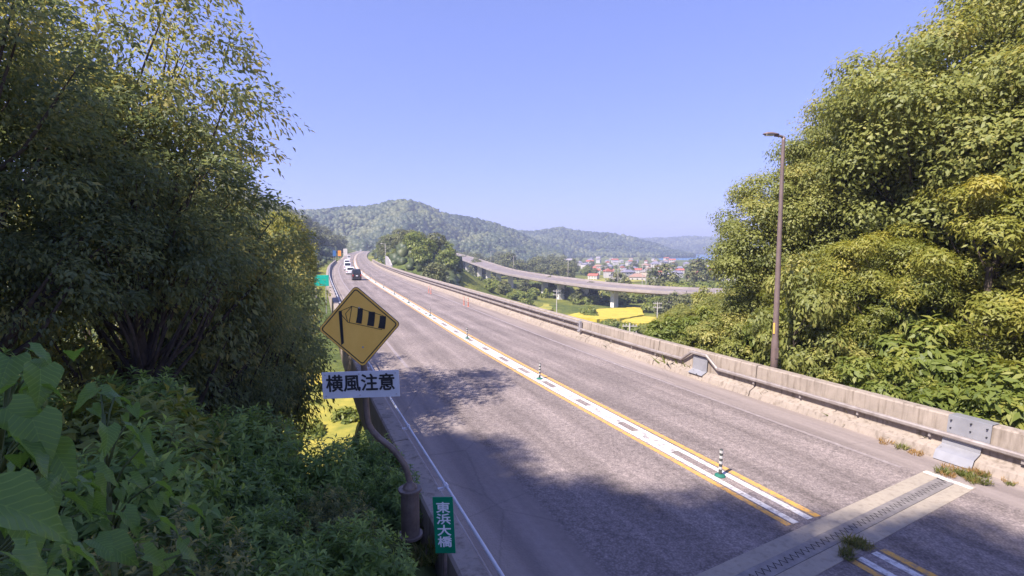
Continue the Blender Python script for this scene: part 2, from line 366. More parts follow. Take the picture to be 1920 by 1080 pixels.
# ------------------------------------------------------------------ road centre line
ctrl = []
p0 = at_z(1352, 892)
back = Vector((.385, -.923, 0))
ctrl += [p0 + back * 40, p0 + back * 20, p0 + back * 8, p0]
for px, py in ((1012, 711), (874, 633), (805, 591), (758, 562.5), (692, 522), (670, 503), (666, 493)):
    ctrl.append(at_z(px, py))
ctrl += [Vector((-85, 275, .1)), Vector((-105, 346, 1.5)), Vector((-173, 600, 3.0)), Vector((-214, 760, 9.5)), Vector((-262, 930, 18))]
def catmull(pts, n=40):
    out = []
    P = [pts[0] * 2 - pts[1]] + list(pts) + [pts[-1] * 2 - pts[-2]]
    for i in range(1, len(P) - 2):
        a, b, c, d = P[i - 1], P[i], P[i + 1], P[i + 2]
        for k in range(n):
            t = k / n
            out.append(.5 * ((2 * b) + (c - a) * t + (2 * a - 5 * b + 4 * c - d) * t * t + (3 * b - a - 3 * c + d) * t ** 3))
    out.append(pts[-1]); return out
raw = np.array([tuple(v) for v in catmull(ctrl)])
# smooth the traced line, keep it near the control points
seg = np.r_[0, np.cumsum(np.linalg.norm(np.diff(raw, axis=0), axis=1))]
SS = np.arange(0, seg[-1], .5)
CL = np.stack([np.interp(SS, seg, raw[:, i]) for i in range(3)], 1)
ker = np.hanning(45); ker /= ker.sum()
pad = np.pad(CL, ((22, 22), (0, 0)), mode='reflect', reflect_type='odd')
CL = np.stack([np.convolve(pad[:, i], ker, 'valid') for i in range(3)], 1)
TAN = nrmz(np.gradient(CL, axis=0) * np.array([1, 1, 0]))
NRM = np.stack([TAN[:, 1], -TAN[:, 0], np.zeros(len(TAN))], 1)
S0 = SS[np.argmin(np.linalg.norm(CL[:, :2] - np.array([p0.x, p0.y]), axis=1))]
S_MIN, S_MAX = -S0 + .5, SS[-1] - S0 - 1
def fr(s):
    i = s + S0
    c = Vector([np.interp(i, SS, CL[:, k]) for k in range(3)]); t = Vector([np.interp(i, SS, TAN[:, k]) for k in range(3)]).normalized()
    return c, t, Vector((t.y, -t.x, 0))
def P(s, n, z=0.0):
    c, t, r = fr(s); return c + r * n + Vector((0, 0, z))
def road_sn(x, y):
    """nearest centre-line station and signed lateral offset, arrays"""
    x = np.asarray(x, float).ravel(); y = np.asarray(y, float).ravel()
    st = 4; C = CL[::st, :2]; out_s = np.empty(len(x)); out_n = np.empty(len(x)); out_z = np.empty(len(x))
    for a in range(0, len(x), 4000):
        d = (x[a:a + 4000, None] - C[None, :, 0]) ** 2 + (y[a:a + 4000, None] - C[None, :, 1]) ** 2
        k = np.argmin(d, 1) * st
        dx = x[a:a + 4000] - CL[k, 0]; dy = y[a:a + 4000] - CL[k, 1]
        out_n[a:a + 4000] = dx * NRM[k, 0] + dy * NRM[k, 1]; out_s[a:a + 4000] = SS[k] - S0 + dx * TAN[k, 0] + dy * TAN[k, 1]; out_z[a:a + 4000] = CL[k, 2]
    return out_s, out_n, out_z
VALLEY = -14.0
def ground_h(x, y):
    sh = np.shape(x); s, n, zr = road_sn(x, y); x = np.asarray(x, float).ravel(); y = np.asarray(y, float).ravel()
    val = VALLEY + .6 * fbm(x * .03, y * .03)
    wL = sstep(7.2, 7.38, -n); wR = sstep(6.75, 7.2, n); wC = 1 - wL - wR
    nL = .45 + .33 * np.clip(-n - 8, 0, 26) + .35 * fbm(x * .3, y * .3)
    nR = -.25 + .10 * np.clip(n - 10, 0, 40) + .25 * fbm(x * .3, y * .3)
    near = wL * nL + wR * nR + wC * -.4
    A = wL * (1 - sstep(1.5, 17, s)) + wR * (1 - sstep(16, 46, s)) + wC * (1 - sstep(3, 28, s))
    h = val * (1 - A) + near * A
    B = sstep(100, 150, s) * (s < S_MAX + 5)
    hillL = zr - .5 + np.clip((-n - 9) * .62, 0, 26) * sstep(115, 230, s) * (1 - .7 * sstep(120, 260, -n))
    kn = sstep(9, 18, n) * np.exp(-((n - 30) / 20) ** 2) * sstep(120, 165, s) * (1 - sstep(270, 360, s))
    hillR = (zr - .5) * (1 - sstep(10, 45, n)) + VALLEY * sstep(10, 45, n) + 11 * kn
    far = np.where(n < 0, hillL, hillR)
    h = h * (1 - B) + far * B
    seaf = np.minimum(y - 830, (x - .27 * y))
    h = h - 5 * sstep(0, 50, seaf)
    return h.reshape(sh)
def gz(x, y): return float(ground_h(np.array([x]), np.array([y]))[0])

# ------------------------------------------------------------------ ground, sea, hills
def mat_ground():
    m, n, l, b = new_mat('valley_ground')
    tc = n.new('ShaderNodeTexCoord'); src = tc.outputs['Object']
    t = n.new('ShaderNodeTexNoise'); t.inputs['Scale'].default_value = .045; t.inputs['Detail'].default_value = 7; t.inputs['Roughness'].default_value = .68; l.new(src, t.inputs['Vector'])
    r = ramp_node(n, [(.28, (.045, .065, .022)), (.45, (.085, .11, .032)), (.56, (.17, .18, .04)), (.72, (.26, .23, .06))]); l.new(t.outputs['Fac'], r.inputs['Fac'])
    t2 = n.new('ShaderNodeTexNoise'); t2.inputs['Scale'].default_value = 1.3; t2.inputs['Detail'].default_value = 6; l.new(src, t2.inputs['Vector'])
    r2 = ramp_node(n, [(.3, (.6, .6, .6)), (.7, (1.3, 1.3, 1.3))]); l.new(t2.outputs['Fac'], r2.inputs['Fac'])
    mx = n.new('ShaderNodeMix'); mx.data_type = 'RGBA'; mx.blend_type = 'MULTIPLY'; mx.inputs['Factor'].default_value = 1
    l.new(r.outputs['Color'], mx.inputs['A']); l.new(r2.outputs['Color'], mx.inputs['B']); l.new(mx.outputs['Result'], b.inputs['Base Color'])
    b.inputs['Roughness'].default_value = .95; b.inputs['Specular IOR Level'].default_value = .1
    bp = n.new('ShaderNodeBump'); bp.inputs['Strength'].default_value = .8; bp.inputs['Distance'].default_value = .25
    l.new(t2.outputs['Fac'], bp.inputs['Height']); l.new(bp.outputs['Normal'], b.inputs['Normal'])
    return m
gm = mat_ground()
def axis(lo, hi, near, d0, g):
    a = [near]; d = d0
    while a[-1] < hi: a.append(a[-1] + d); d *= g
    b = [near]; d = d0
    while b[-1] > lo: b.append(b[-1] - d); d *= g
    return np.array(sorted(set(b[1:] + a)))
gx = axis(-1500, 2200, 0, .45, 1.028); gy = axis(-90, 3400, 8, .45, 1.024)
GX, GY = np.meshgrid(gx, gy)
tag(link('ground', grid_mesh('ground', GX, GY, ground_h(GX, GY), gm)), kind='structure')
sea = MB(); sea.add([(180, 700, -15.6), (3000, 700, -15.6), (3000, 3300, -15.6), (180, 3300, -15.6)], [(0, 1, 2, 3)])
tag(sea.build('sea', 'water'), kind='structure')

def blob_template(seed, sub=1):
    import bmesh as _b
    bm = _b.new(); _b.ops.create_icosphere(bm, subdivisions=sub, radius=1.0)
    r = np.random.default_rng(seed); V = np.array([tuple(v.co) for v in bm.verts]); V *= r.uniform(.55, 1.25, (len(V), 1)); V[:, 2] *= r.uniform(.8, 1.3)
    Fc = np.array([[v.index for v in f.verts] for f in bm.faces]); bm.free(); return V, Fc
BLOBS = [blob_template(k) for k in range(5)]
def blob_forest(name, pts, rad, mat='leaf_hill'):
    Vs = []; Fs = []; T = []; k = 0
    for i, p in enumerate(pts):
        V, Fc = BLOBS[i % 5]; a = rng.uniform(0, 6.28); c, s = math.cos(a), math.sin(a); r = rad[i] if hasattr(rad, '__len__') else rad
        Q = np.stack([V[:, 0] * c - V[:, 1] * s, V[:, 0] * s + V[:, 1] * c, V[:, 2] * rng.uniform(.9, 1.35)], 1) * r + p
        Vs.append(Q); Fs.append(Fc + k); k += len(V); T.append(np.full(len(V), .45 + 1.3 * float(fbm(np.array(p[0] / 70), np.array(p[1] / 70), 3)) + rng.normal(0, .13)) + rng.uniform(-.22, .22, len(V)))
    V = np.concatenate(Vs); Fc = np.concatenate(Fs); T = np.concatenate(T)
    me = bpy.data.meshes.new(name); me.vertices.add(len(V)); me.vertices.foreach_set('co', V.astype(np.float32).ravel())
    me.loops.add(Fc.size); me.loops.foreach_set('vertex_index', Fc.astype(np.int32).ravel())
    me.polygons.add(len(Fc)); me.polygons.foreach_set('loop_start', np.arange(0, Fc.size, 3, dtype=np.int32))
    a = me.attributes.new('tint', 'FLOAT', 'POINT'); a.data.foreach_set('value', T.astype(np.float32))
    me.materials.append(M[mat]); me.update(calc_edges=True); me.validate()
    return me
def hill(sil, W, base_z, label, n_trees, tree_r, back=1.5, canopy=6.0):
    """sil: (px, py, distance) along the skyline; a ridge with spurs, wooded all over"""
    sil = np.array(sil, float); u = np.linspace(0, 1, 140)
    k = np.linspace(0, 1, len(sil)); pxs, pys, ds = (np.interp(u, k, sil[:, i]) for i in range(3))
    rid = np.array([tuple(at_y(a, b, c)) for a, b, c in zip(pxs, pys, ds)]); rid[:, 2] -= canopy
    v = np.linspace(0, 1 + back, 60)
    U, V = np.meshgrid(u, v)
    X = np.interp(U, u, rid[:, 0]); Y0 = np.interp(U, u, rid[:, 1]); Z0 = np.interp(U, u, rid[:, 2])
    spur = 1 + .55 * fbm(X / W * 2.2 + 3, np.zeros_like(X) + W * .01, 3)
    Y = Y0 - W * (1 - V) * spur
    X = X * (Y / Y0) ** .6
    prof = np.where(V < 1, sstep(0, 1, V) * .45 + .55 * V, 1 - .5 * ((V - 1) / back) ** 1.5)
    Z = base_z + (Z0 - base_z) * prof + (fbm(X / 60, Y / 60, 3) * (Z0 - base_z) * .45) * np.clip(V * (1.0 - V) * 4, 0, 1)
    tag(link('hill', grid_mesh('hill', X, Y, Z, gm)), kind='structure')
    uu = rng.uniform(0, 1, n_trees); vv = rng.uniform(0, 1.12, n_trees)
    iu = uu * 139; iv = vv / (1 + back) * 59
    a = iu.astype(int).clip(0, 138); b = iv.astype(int).clip(0, 58); fa = iu - a; fb = iv - b
    def smp(G): return (G[b, a] * (1 - fa) + G[b, a + 1] * fa) * (1 - fb) + (G[b + 1, a] * (1 - fa) + G[b + 1, a + 1] * fa) * fb
    pts = np.stack([smp(X), smp(Y), smp(Z) + tree_r * .45], 1); rad = rng.uniform(.45, 1.3, n_trees) * tree_r
    tag(link('forest', blob_forest('forest', pts, rad)), label, 'forest', kind='stuff')
hill([(470, 402, 800), (545, 394, 800), (600, 391, 800), (645, 389, 790), (690, 386, 780), (720, 383, 780), (745, 379, 780), (772, 375, 780), (800, 384, 790), (830, 399, 810), (870, 404, 830), (920, 415, 850), (965, 432, 880), (1010, 452, 900), (1050, 466, 920)], 260, -14, 'wooded main hill rising behind the end of the road', 9000, 4.6)
hill([(930, 446, 1250), (965, 434, 1250), (1000, 433, 1250), (1050, 427, 1260), (1090, 433, 1280), (1140, 437, 1320), (1190, 447, 1380), (1230, 458, 1420), (1270, 470, 1450)], 330, -14, 'lower wooded hill behind the town', 4500, 5.2)
hill([(1130, 449, 2300), (1180, 447, 2300), (1220, 447, 2300), (1260, 445, 2300), (1300, 443, 2300), (1345, 447, 2300), (1420, 445, 2350), (1520, 450, 2400), (1700, 447, 2400), (1900, 452, 2400)], 620, -15.8, 'far wooded headland across the bay', 4200, 7.5, canopy=7)

# ------------------------------------------------------------------ road and markings
def strip(name, n0, n1, s0, s1, z, mat, parent=None, ds=1.0, lat=False, thick=0.0):
    k = max(2, int((s1 - s0) / ds) + 1); ss = np.linspace(s0, s1, k)
    ns = np.linspace(n0, n1, 2 if not lat else 29)
    i = ss + S0
    C = np.stack([np.interp(i, SS, CL[:, j]) for j in range(3)], 1); Rr = np.stack([np.interp(i, SS, NRM[:, j]) for j in range(3)], 1)
    G = C[:, None, :] + Rr[:, None, :] * ns[None, :, None]; G[..., 2] += z
    me = grid_mesh(name, G[..., 0], G[..., 1], G[..., 2], mat)
    if lat:
        a = me.attributes.new('lat', 'FLOAT', 'POINT'); a.data.foreach_set('value', np.tile(ns, k).astype(np.float32))
        a = me.attributes.new('lon', 'FLOAT', 'POINT'); a.data.foreach_set('value', np.repeat(ss, len(ns)).astype(np.float32))
    o = link(name, me, parent)
    if thick:
        so = o.modifiers.new('solid', 'SOLIDIFY'); so.thickness = thick; so.offset = 1 if False else -1
    return o
HW = 6.45; HWL = 6.95
road = tag(strip('road', -HWL, HW, S_MIN, S_MAX, 0, 'asphalt', ds=1.0, lat=True, thick=.22), kind='structure')
# box girder under the deck, over the valley
gd = MB(); rings = []
for s in np.arange(4, 150, 6):
    rings.append([P(s, -6.9, -.24), P(s, 6.9, -.24), P(s, 6.9, -.55), P(s, 3.2, -1.0), P(s, 2.8, -2.6), P(s, -2.8, -2.6), P(s, -3.2, -1.0), P(s, -6.9, -.55)])
gd.loft(rings); tag(gd.build('bridge_girder', 'concrete'), kind='structure')
for s in (22, 60, 98, 136):
    c, t, r = fr(s); g = gz(c.x, c.y)
    if g < -4:
        mb = MB(); mb.box((0, 0, (-2.6 + g - .6) / 2), (5.2, 2.0, -2.62 - g + .6)); mb.box((0, 0, -3.1), (6.6, 2.3, .9))
        tag(mb.build('bridge_pier', 'concrete', loc=(c.x, c.y, 0), rot=(0, 0, math.atan2(r.y, r.x))), 'concrete pier carrying the main road bridge over the valley', 'bridge pier', 'piers under the road bridge')
SJ = -2.82                       # expansion joint station at the centre
ZP = .006
for (a, b) in ((-1.62 + SJ - 40, SJ - .62), (SJ + .62, 700)):
    b_ = min(b, S_MAX - 2); a_ = max(a, S_MIN + 1)
    strip('centre_line_orange', -.50, -.36, a_, b_, ZP, 'paint_orange', road)
    strip('centre_line_white', -.31, -.15, a_, b_, ZP, 'paint_white', road)
    strip('centre_line_white', .10, .26, a_, b_, ZP, 'paint_white', road)
    strip('centre_line_orange', .33, .49, a_, b_, ZP, 'paint_orange', road)
s = 1.6; nb = 0
while s < 200:
    ln = rnd.uniform(1.5, 2.1) if s < 12 else rnd.uniform(1.9, 2.5)
    strip('painted_block', -.145, .095, s, min(s + ln, 200), ZP + .002, 'paint_block', road, ds=1.2); s += ln + (rnd.uniform(.7, 1.3) if s < 60 else .45)
strip('edge_line', 4.45, 4.60, SJ + 1.4, 300, ZP, 'paint_worn', road)
strip('edge_line', -4.85, -4.70, 14, 300, ZP, 'paint_worn', road)
for k in range(4):
    strip('edge_line', 4.72, 4.90, SJ - 1.75 - k * 2.15 - 1.9, SJ - 1.75 - k * 2.15, ZP, 'paint_white', road)
# ------------------------------------------------------------------ expansion joint
def skew(s, n): return s + .115 * n     # the joint runs a little askew
ej = empty('expansion_joint', P(SJ, 0, 0), 'steel finger expansion joint between pale concrete bands across the road', 'expansion joint')
def jquad(a0, a1, n0, n1, z, name, mat, k=14):
    mb = MB(); loc = P(SJ, 0, 0); top = []
    ns = np.linspace(n0, n1, k)
    rings = [[P(skew(SJ + a0, n), n, z) - loc, P(skew(SJ + a1, n), n, z) - loc, P(skew(SJ + a1, n), n, -.1) - loc, P(skew(SJ + a0, n), n, -.1) - loc] for n in ns]
    mb.loft(rings); return mb.build(name, mat, ej)
jquad(.17, .50, -HWL + .02, 4.95, .010, 'concrete_band', 'concrete_clean')
jquad(-.50, -.17, -HWL + .02, 4.95, .010, 'concrete_band', 'concrete_clean')
jquad(-.165, .165, -HWL + .05, 4.7, .006, 'joint_bed', 'dark')
loc = P(SJ, 0, 0)
for side in (1, -1):
    mb = MB(); n = -HWL + .05
    tooth = .16
    while n < 4.7 - tooth:
        def q(a, nn, z): return P(skew(SJ + side * a, nn), nn, z) - loc
        # triangular finger plus its share of the plate
        off = 0 if side == 1 else tooth / 2
        n0, n1, n2 = n + off, n + off + tooth / 2, n + off + tooth
        for zz in (.014,):
            mb.add([q(.165, n0, zz), q(.165, n2, zz), q(.082, n2, zz), q(-.05, n1, zz), q(.082, n0, zz)], [(0, 1, 2, 3, 4)])
        n += tooth
    mb.build('finger_plate', 'joint_steel', ej)
mb = MB(); mb.loft([[P(skew(SJ + a, 4.8), n, z) - loc for n, z in ((4.72, .018), (4.86, .018), (4.86, -.05), (4.72, -.05))] for a in (-.48, .48)])
mb.build('end_strip', 'paint_white', ej)

# ------------------------------------------------------------------ right parapet
KERB = [(5.9, 0.0), (6.02, .22), (6.28, .34)]
def section_right(s, s_end=None):
    return [P(s, 6.02, -.02), P(s, 6.10, .20), P(s, 6.36, .34), P(s, 6.42, 1.08), P(s, 6.46, 1.12), P(s, 6.74, 1.12), P(s, 6.78, 1.08), P(s, 6.78, -.5), P(s, 6.02, -.5)]
rp = empty('bridge_parapet', P(0, 6.6, 0), 'stained concrete parapet with steel guard rails on the side of the lamp pole', 'parapet')
rp0 = P(0, 6.6, 0)
def panel(sec, s0, s1, parent, org, mat='concrete', name='wall_panel', ds=3.0):
    k = max(2, int((s1 - s0) / ds) + 1); mb = MB()
    mb.loft([[p - org for p in sec(s)] for s in np.linspace(s0, s1, k)])
    return mb.build(name, mat, parent)
cuts = [-24, -14, -6.2, -1.9, 4.6, 10.2, 16.5, 23, 29.5]
while cuts[-1] < 190: cuts.append(cuts[-1] + 8)
for a, b in zip(cuts[:-1], cuts[1:]):
    panel(section_right, a + .025, b - .025, rp, rp0)
def rail_pts(s0, s1, n, zf, org, ds=2.0):
    return [P(s, n, zf(s)) - org for s in np.linspace(s0, s1, max(2, int((s1 - s0) / ds) + 1))]
def beam(pts, hw, hh, name, mat, parent):
    """flat box rail following pts: hw half width (lateral), hh half height"""
    mb = MB(); rings = []
    for i, p in enumerate(pts):
        t = (pts[min(i + 1, len(pts) - 1)] - pts[max(i - 1, 0)]); t.z = 0; t.normalize(); r = Vector((t.y, -t.x, 0))
        rings.append([p + r * hw * a + Vector((0, 0, hh * b)) for a, b in ((-1, -.5), (-1, .5), (-.4, 1), (1, 1), (1, -1), (-.4, -1))])
    mb.loft(rings); return mb.build(name, mat, parent)
S_BUMP = 7.4
def zlow(s):
    d = abs(s - S_BUMP)
    return .62 + .42 * float(1 - sstep(.45, 1.05, d))
s_list = list(np.arange(-24, S_BUMP - 1.6, 2)) + [S_BUMP + d for d in (-1.4, -1.05, -.75, -.45, 0, .45, .75, 1.05, 1.4)] + list(np.arange(S_BUMP + 3, 186, 2.5))
pts = [P(s, 6.24, zlow(s)) - rp0 for s in s_list]
beam(pts, .055, .065, 'lower_rail', 'rail', rp)
beam(rail_pts(17.5, 186, 6.26, lambda s: .97, rp0), .055, .065, 'upper_rail', 'rail', rp)
br = MB(); br.box((0, 0, 0), (.10, .05, .10)); br.box((-.06, 0, -.09), (.05, .06, .14)); brm = br.mesh('rail_bracket', 'rail')
s = -22.0
while s < 140:
    if abs(s - S_BUMP) > 1.2:
        c, t, r = fr(s); az = math.atan2(r.y, r.x)
        link('rail_bracket', brm, rp, P(s, 6.34, .60) - rp0, (0, 0, az))
        if s > 17.6: link('rail_bracket', brm, rp, P(s, 6.36, .95) - rp0, (0, 0, az))
    s += 1.9 if s < 30 else 3.8
c, t, r = fr(17.5); mb = MB(); mb.box((0, 0, .28), (.14, .16, .62)); mb.box((-.04, 0, .0), (.2, .2, .1)); mb.build('rail_end_post', 'galv', rp, loc=P(17.5, 6.25, .52) - rp0, rot=(0, 0, math.atan2(r.y, r.x)), bevel=.012)
# steel covers over the wall joint and under the raised rail
def plate(s0, s1, sec, name, mat='steel_plate', th=.02):
    mb = MB(); c, t, r = fr((s0 + s1) / 2)
    rings = []
    for s in (s0, s1):
        inner = [P(s, n, z) - rp0 for n, z in sec]; outer = [P(s, n - th, z) - rp0 for n, z in sec]
        rings.append(outer + inner[::-1])
    mb.loft(rings); return mb.build(name, mat, rp, bevel=.004)
plate(-2.35, -1.45, [(6.335, .68), (6.385, 1.135), (6.43, 1.145), (6.74, 1.14)], 'cover_plate')
plate(-2.2, -1.38, [(5.93, .02), (6.03, .235), (6.29, .36), (6.33, .58)], 'skirt_plate')
plate(S_BUMP - .42, S_BUMP + .40, [(6.03, .21), (6.30, .35), (6.34, .90)], 'cover_plate')
for ds_, z_ in ((-2.28, .82), (-2.28, 1.02), (-1.95, .85), (-1.95, 1.05), (-1.53, .82), (-1.53, 1.02)):
    mb = MB(); mb.tube([P(ds_, 6.30, z_) - rp0, P(ds_, 6.38, z_) - rp0], .018, 8); mb.build('bolt', 'sign_black', rp)

# ------------------------------------------------------------------ left parapet
lp0 = P(0, -6.6, 0)
lp = empty('bridge_parapet', lp0, 'shaded concrete parapet with a white pipe rail beside the wind warning sign', 'parapet')
def section_left(s):
    return [P(s, -6.50, -.02), P(s, -6.58, .20), P(s, -6.86, .34), P(s, -6.90, .86), P(s, -6.93, .90), P(s, -7.27, .90), P(s, -7.31, .86), P(s, -7.36, -.6), P(s, -6.50, -.6)]
lc = [-30, -20, -10, -4.5, 3, 11]
while lc[-1] < 190: lc.append(lc[-1] + 8)
for a, b in zip(lc[:-1], lc[1:]): panel(section_left, a + .025, b - .025, lp, lp0)
mb = MB(); mb.tube(rail_pts(-30, 188, -6.77, lambda s: .93, lp0), .03, 8); mb.build('pipe_rail', 'rail_white', lp, smooth=True)
mb = MB(); mb.tube(rail_pts(-30, 188, -6.75, lambda s: .55, lp0), .045, 8); mb.build('lower_rail', 'rail', lp, smooth=True)
clm = MB(); clm.tube([(0, -.06, 0), (0, .06, 0)], .05, 8); clm.box((-.08, 0, -.05), (.16, .05, .05)); clmm = clm.mesh('rail_clamp', 'rail_white')
for k in range(40):
    s = -10.4 + 3.55 * k
    c, t, r = fr(s); link('rail_clamp', clmm, lp, P(s, -6.77, .93) - lp0, (0, 0, math.atan2(r.y, r.x)))

# ------------------------------------------------------------------ centre posts
def centre_post():
    o = empty('delineator_post', (0, 0, 0), 'x', 'delineator post', 'striped posts along the centre line')
    mb = MB(); mb.tube([(0, 0, 0), (0, 0, .03), (0, 0, .055)], [.13, .12, .06], 14); mb.build('base', 'post_green', o)
    mb = MB(); mb.tube([(0, 0, .04), (0, 0, .34), (0, 0, .64), (0, 0, .66)], [.042, .04, .04, .03], 12); p = mb.build('post', 'post_dark', o, smooth=False)
    for z in (.20, .335, .47, .60):
        mb = MB(); mb.tube([(0, 0, z - .03), (0, 0, z + .035)], .0445, 12); mb.build('white_band', 'band_white', o)
    return o
proto = centre_post()
words = ['striped centre post by the expansion joint at the shade edge', 'striped centre post second from the expansion joint', 'striped centre post third from the expansion joint', 'striped centre post fourth from the expansion joint', 'striped centre post fifth from the expansion joint', 'striped centre post sixth from the expansion joint']
for k in range(12):
    o = proto if k == 0 else copy_tree(proto)
    s = [0, 9.9, 20.3, 31.3][k] if k < 4 else 31.3 + 10.4 * (k - 3)
    o.location = P(s, -.02, .006); o.rotation_euler = (R(rnd.uniform(-2, 2)), R(rnd.uniform(-2, 2)), rnd.uniform(0, 6))
    o['label'] = words[k] if k < 6 else 'striped centre post far along the bridge towards the curve'
# red posts at the right kerb
def red_post():
    o = empty('kerb_post', (0, 0, 0), 'orange red post standing at the foot of the parapet', 'delineator post', 'red posts at the kerb')
    mb = MB(); mb.tube([(0, 0, 0), (0, 0, .03)], [.11, .09], 12); mb.build('base', 'post_red', o)
    mb = MB(); mb.tube([(0, 0, .03), (0, 0, .78), (0, 0, .80)], [.045, .045, .03], 10); mb.build('post', 'post_red', o)
    for z in (.5, .66):
        mb = MB(); mb.tube([(0, 0, z - .03), (0, 0, z + .03)], .049, 10); mb.build('white_band', 'paint_white', o)
    return o
rpost = red_post()
for k, (px, py) in enumerate(((870, 572), (878, 575), (804, 549), (808, 551))):
    o = rpost if k == 0 else copy_tree(rpost); q = at_z(px, py); o.location = q

# ------------------------------------------------------------------ lettering
def text_mesh(txt, size, mat, extrude=.003, bold=0.0, vertical=False, heavy=0.0):
    cu = bpy.data.curves.new('lettering', 'FONT'); cu.body = txt; cu.size = size; cu.extrude = extrude; cu.offset = bold
    cu.align_x = 'CENTER'; cu.align_y = 'CENTER'; cu.resolution_u = 3
    if vertical: cu.space_line = 1.0
    o = bpy.data.objects.new('lettering', cu); COL.objects.link(o)
    bpy.context.view_layer.update()
    me = bpy.data.meshes.new_from_object(o.evaluated_get(bpy.context.evaluated_depsgraph_get()))
    bpy.data.objects.remove(o); bpy.data.curves.remove(cu)
    if heavy:                                            # heavier strokes: the same outline a few millimetres apart
        co = np.empty(len(me.vertices) * 3, np.float32); me.vertices.foreach_get('co', co); co = co.reshape(-1, 3)
        fs = [tuple(p.vertices) for p in me.polygons]; V = []; Fs = []
        for k, (dx, dy) in enumerate(((0, 0), (heavy, 0), (-heavy, 0), (0, heavy), (0, -heavy))):
            V += [(x + dx, y + dy, z + .0004 * k) for x, y, z in co]; Fs += [tuple(i + k * len(co) for i in f) for f in fs]
        me = bpy.data.meshes.new('lettering'); me.from_pydata(V, [], Fs)
    me.materials.clear(); me.materials.append(M[mat]); me.name = 'lettering'
    return me
STAND = Matrix.Rotation(math.pi / 2, 4, 'X')      # board in its own x, z plane, face to -y
# ------------------------------------------------------------------ wind warning sign on its cranked pole
base = at_y(770, 1003, 8.0)
ws = empty('warning_sign', base, 'yellow diamond crosswind warning sign with a plate below on a bent brown pole', 'road sign')
def ofs(px, py): return at_y(px, py, 8.0) - base
mb = MB(); mb.tube([(0, 0, -.02), (0, 0, .03)], .20, 20); mb.tube([(0, 0, .03), (0, 0, .76)], .15, 20); mb.tube([(0, 0, .76), (0, 0, .80)], .19, 20); mb.tube([(0, 0, .80), (0, 0, .83), (0, 0, .9)], [.12, .11, .055], 16)
mb.build('socket', 'pipe_brown', ws, bevel=.006)
a = [Vector((0, 0, .84)), ofs(765, 900), ofs(757, 875), ofs(735, 845), ofs(707, 822), ofs(692, 803), ofs(686, 780), ofs(681, 700), ofs(674, 615), ofs(670, 560)]
sm = catmull(a, 6); mb = MB(); mb.tube([v + Vector((0, .06, 0)) for v in sm], .05, 12); mb.build('bent_pole', 'pipe_brown', ws, smooth=True)
def board_xf(px, py, Y, roll, yaw=0.0):
    return at_y(px, py, Y) - base, (0, R(roll), R(yaw))
tl, tr = board_xf(673.5, 612.5, 7.93, -4.0)
dia = bpy.data.objects.new('diamond_board', None)
def rr_diamond(h, r, seg=5):
    pts = []; q = h - r * math.sqrt(2)
    for k in range(4):
        ca = k * math.pi / 2
        cx, cy = q * math.cos(ca), q * math.sin(ca)
        for j in range(seg + 1):
            t = ca - math.pi / 4 + (math.pi / 2) * j / seg; pts.append((cx + r * math.cos(t), cy + r * math.sin(t)))
    return pts
HD = .645
mb = MB(); mb.prism(rr_diamond(HD, .06), -.004, .0, STAND); board = mb.build('diamond_board', 'sign_yellow', ws, loc=tl, rot=tr)
mb = MB(); mb.prism(rr_diamond(HD + .012, .066), -.022, -.005, STAND); mb.build('board_edge', 'pipe_brown', board)
# black border ring
o_, i_ = rr_diamond(HD - .035, .045), rr_diamond(HD - .058, .035); n_ = len(o_)
mb = MB(); vs_ = [STAND @ Vector((x, y, .0035)) for x, y in o_ + i_]; mb.add(vs_, [(k, (k + 1) % n_, n_ + (k + 1) % n_, n_ + k) for k in range(n_)]); mb.build('border', 'sign_black', board)
# wind sock: mast, hoop lines, three dark bands, outline (board coordinates in metres)
def poly(pts, z, name, mat):
    mb = MB(); mb.prism(pts, z - .003, z, STAND); return mb.build(name, mat, board)
def quadstrip(p, q, w):
    p, q = Vector(p), Vector(q); d = (q - p).normalized(); nn = Vector((-d.y, d.x)) * w / 2
    return [tuple(p - nn), tuple(q - nn), tuple(q + nn), tuple(p + nn)]
def sp(px, py):           # photo pixel on the board -> board metres
    v = at_y(px, py, 7.93) - base - tl; c, s_ = math.cos(R(4.0)), math.sin(R(4.0))
    return (v.x * c - v.z * s_ * -1 * -1, v.x * s_ * 1 + v.z * c) if False else (v.x * c + v.z * -s_ * -1, -v.x * s_ * -1 * -1 + v.z * c)
poly([sp(635, 583), sp(641, 583), sp(645, 643), sp(640, 647)], .006, 'mast', 'sign_black')
for xs in ((668.5, 675.0, 577, 606), (689, 698, 584, 611), (710, 718.5, 592, 616)):
    x0, x1, y0, y1 = xs; w = (x1 - x0)
    cols = []
    pts_ = [sp(x0 - 1, y1 - 1)] + [sp(x0 - 1 + t * 0 + 3.5 * math.sin(t * 1.57), y1 - (y1 - y0) * t) for t in (.25, .5, .75, 1)]
    pts2 = [sp(x1 + 4.5 + 2.5 * math.sin(t * 1.57) - 1.5, y1 + 1 - (y1 - y0) * t) for t in (1, .75, .5, .25, 0)]
    poly(pts_ + pts2, .006, 'sock_band', 'sign_black')
for a_, b_ in (((660, 574), (719, 592)), ((652, 604), (716, 618)), ((660, 574), (648, 588)), ((648, 588), (652, 604)), ((660, 574), (637, 584)), ((652, 604), (637, 586)), ((719, 592), (716, 618)), ((660, 574), (655, 605))):
    poly(quadstrip(sp(*a_), sp(*b_), .008), .0052, 'sock_outline', 'sign_black')
tl2, tr2 = board_xf(676.5, 721, 7.93, -2.0)
mb = MB(); mb.prism([(-.615, -.215), (.615, -.215), (.615, .215), (-.615, .215)], -.015, 0, STAND); plate2 = mb.build('text_plate', 'plate_white', ws, loc=tl2, rot=tr2, bevel=.004)
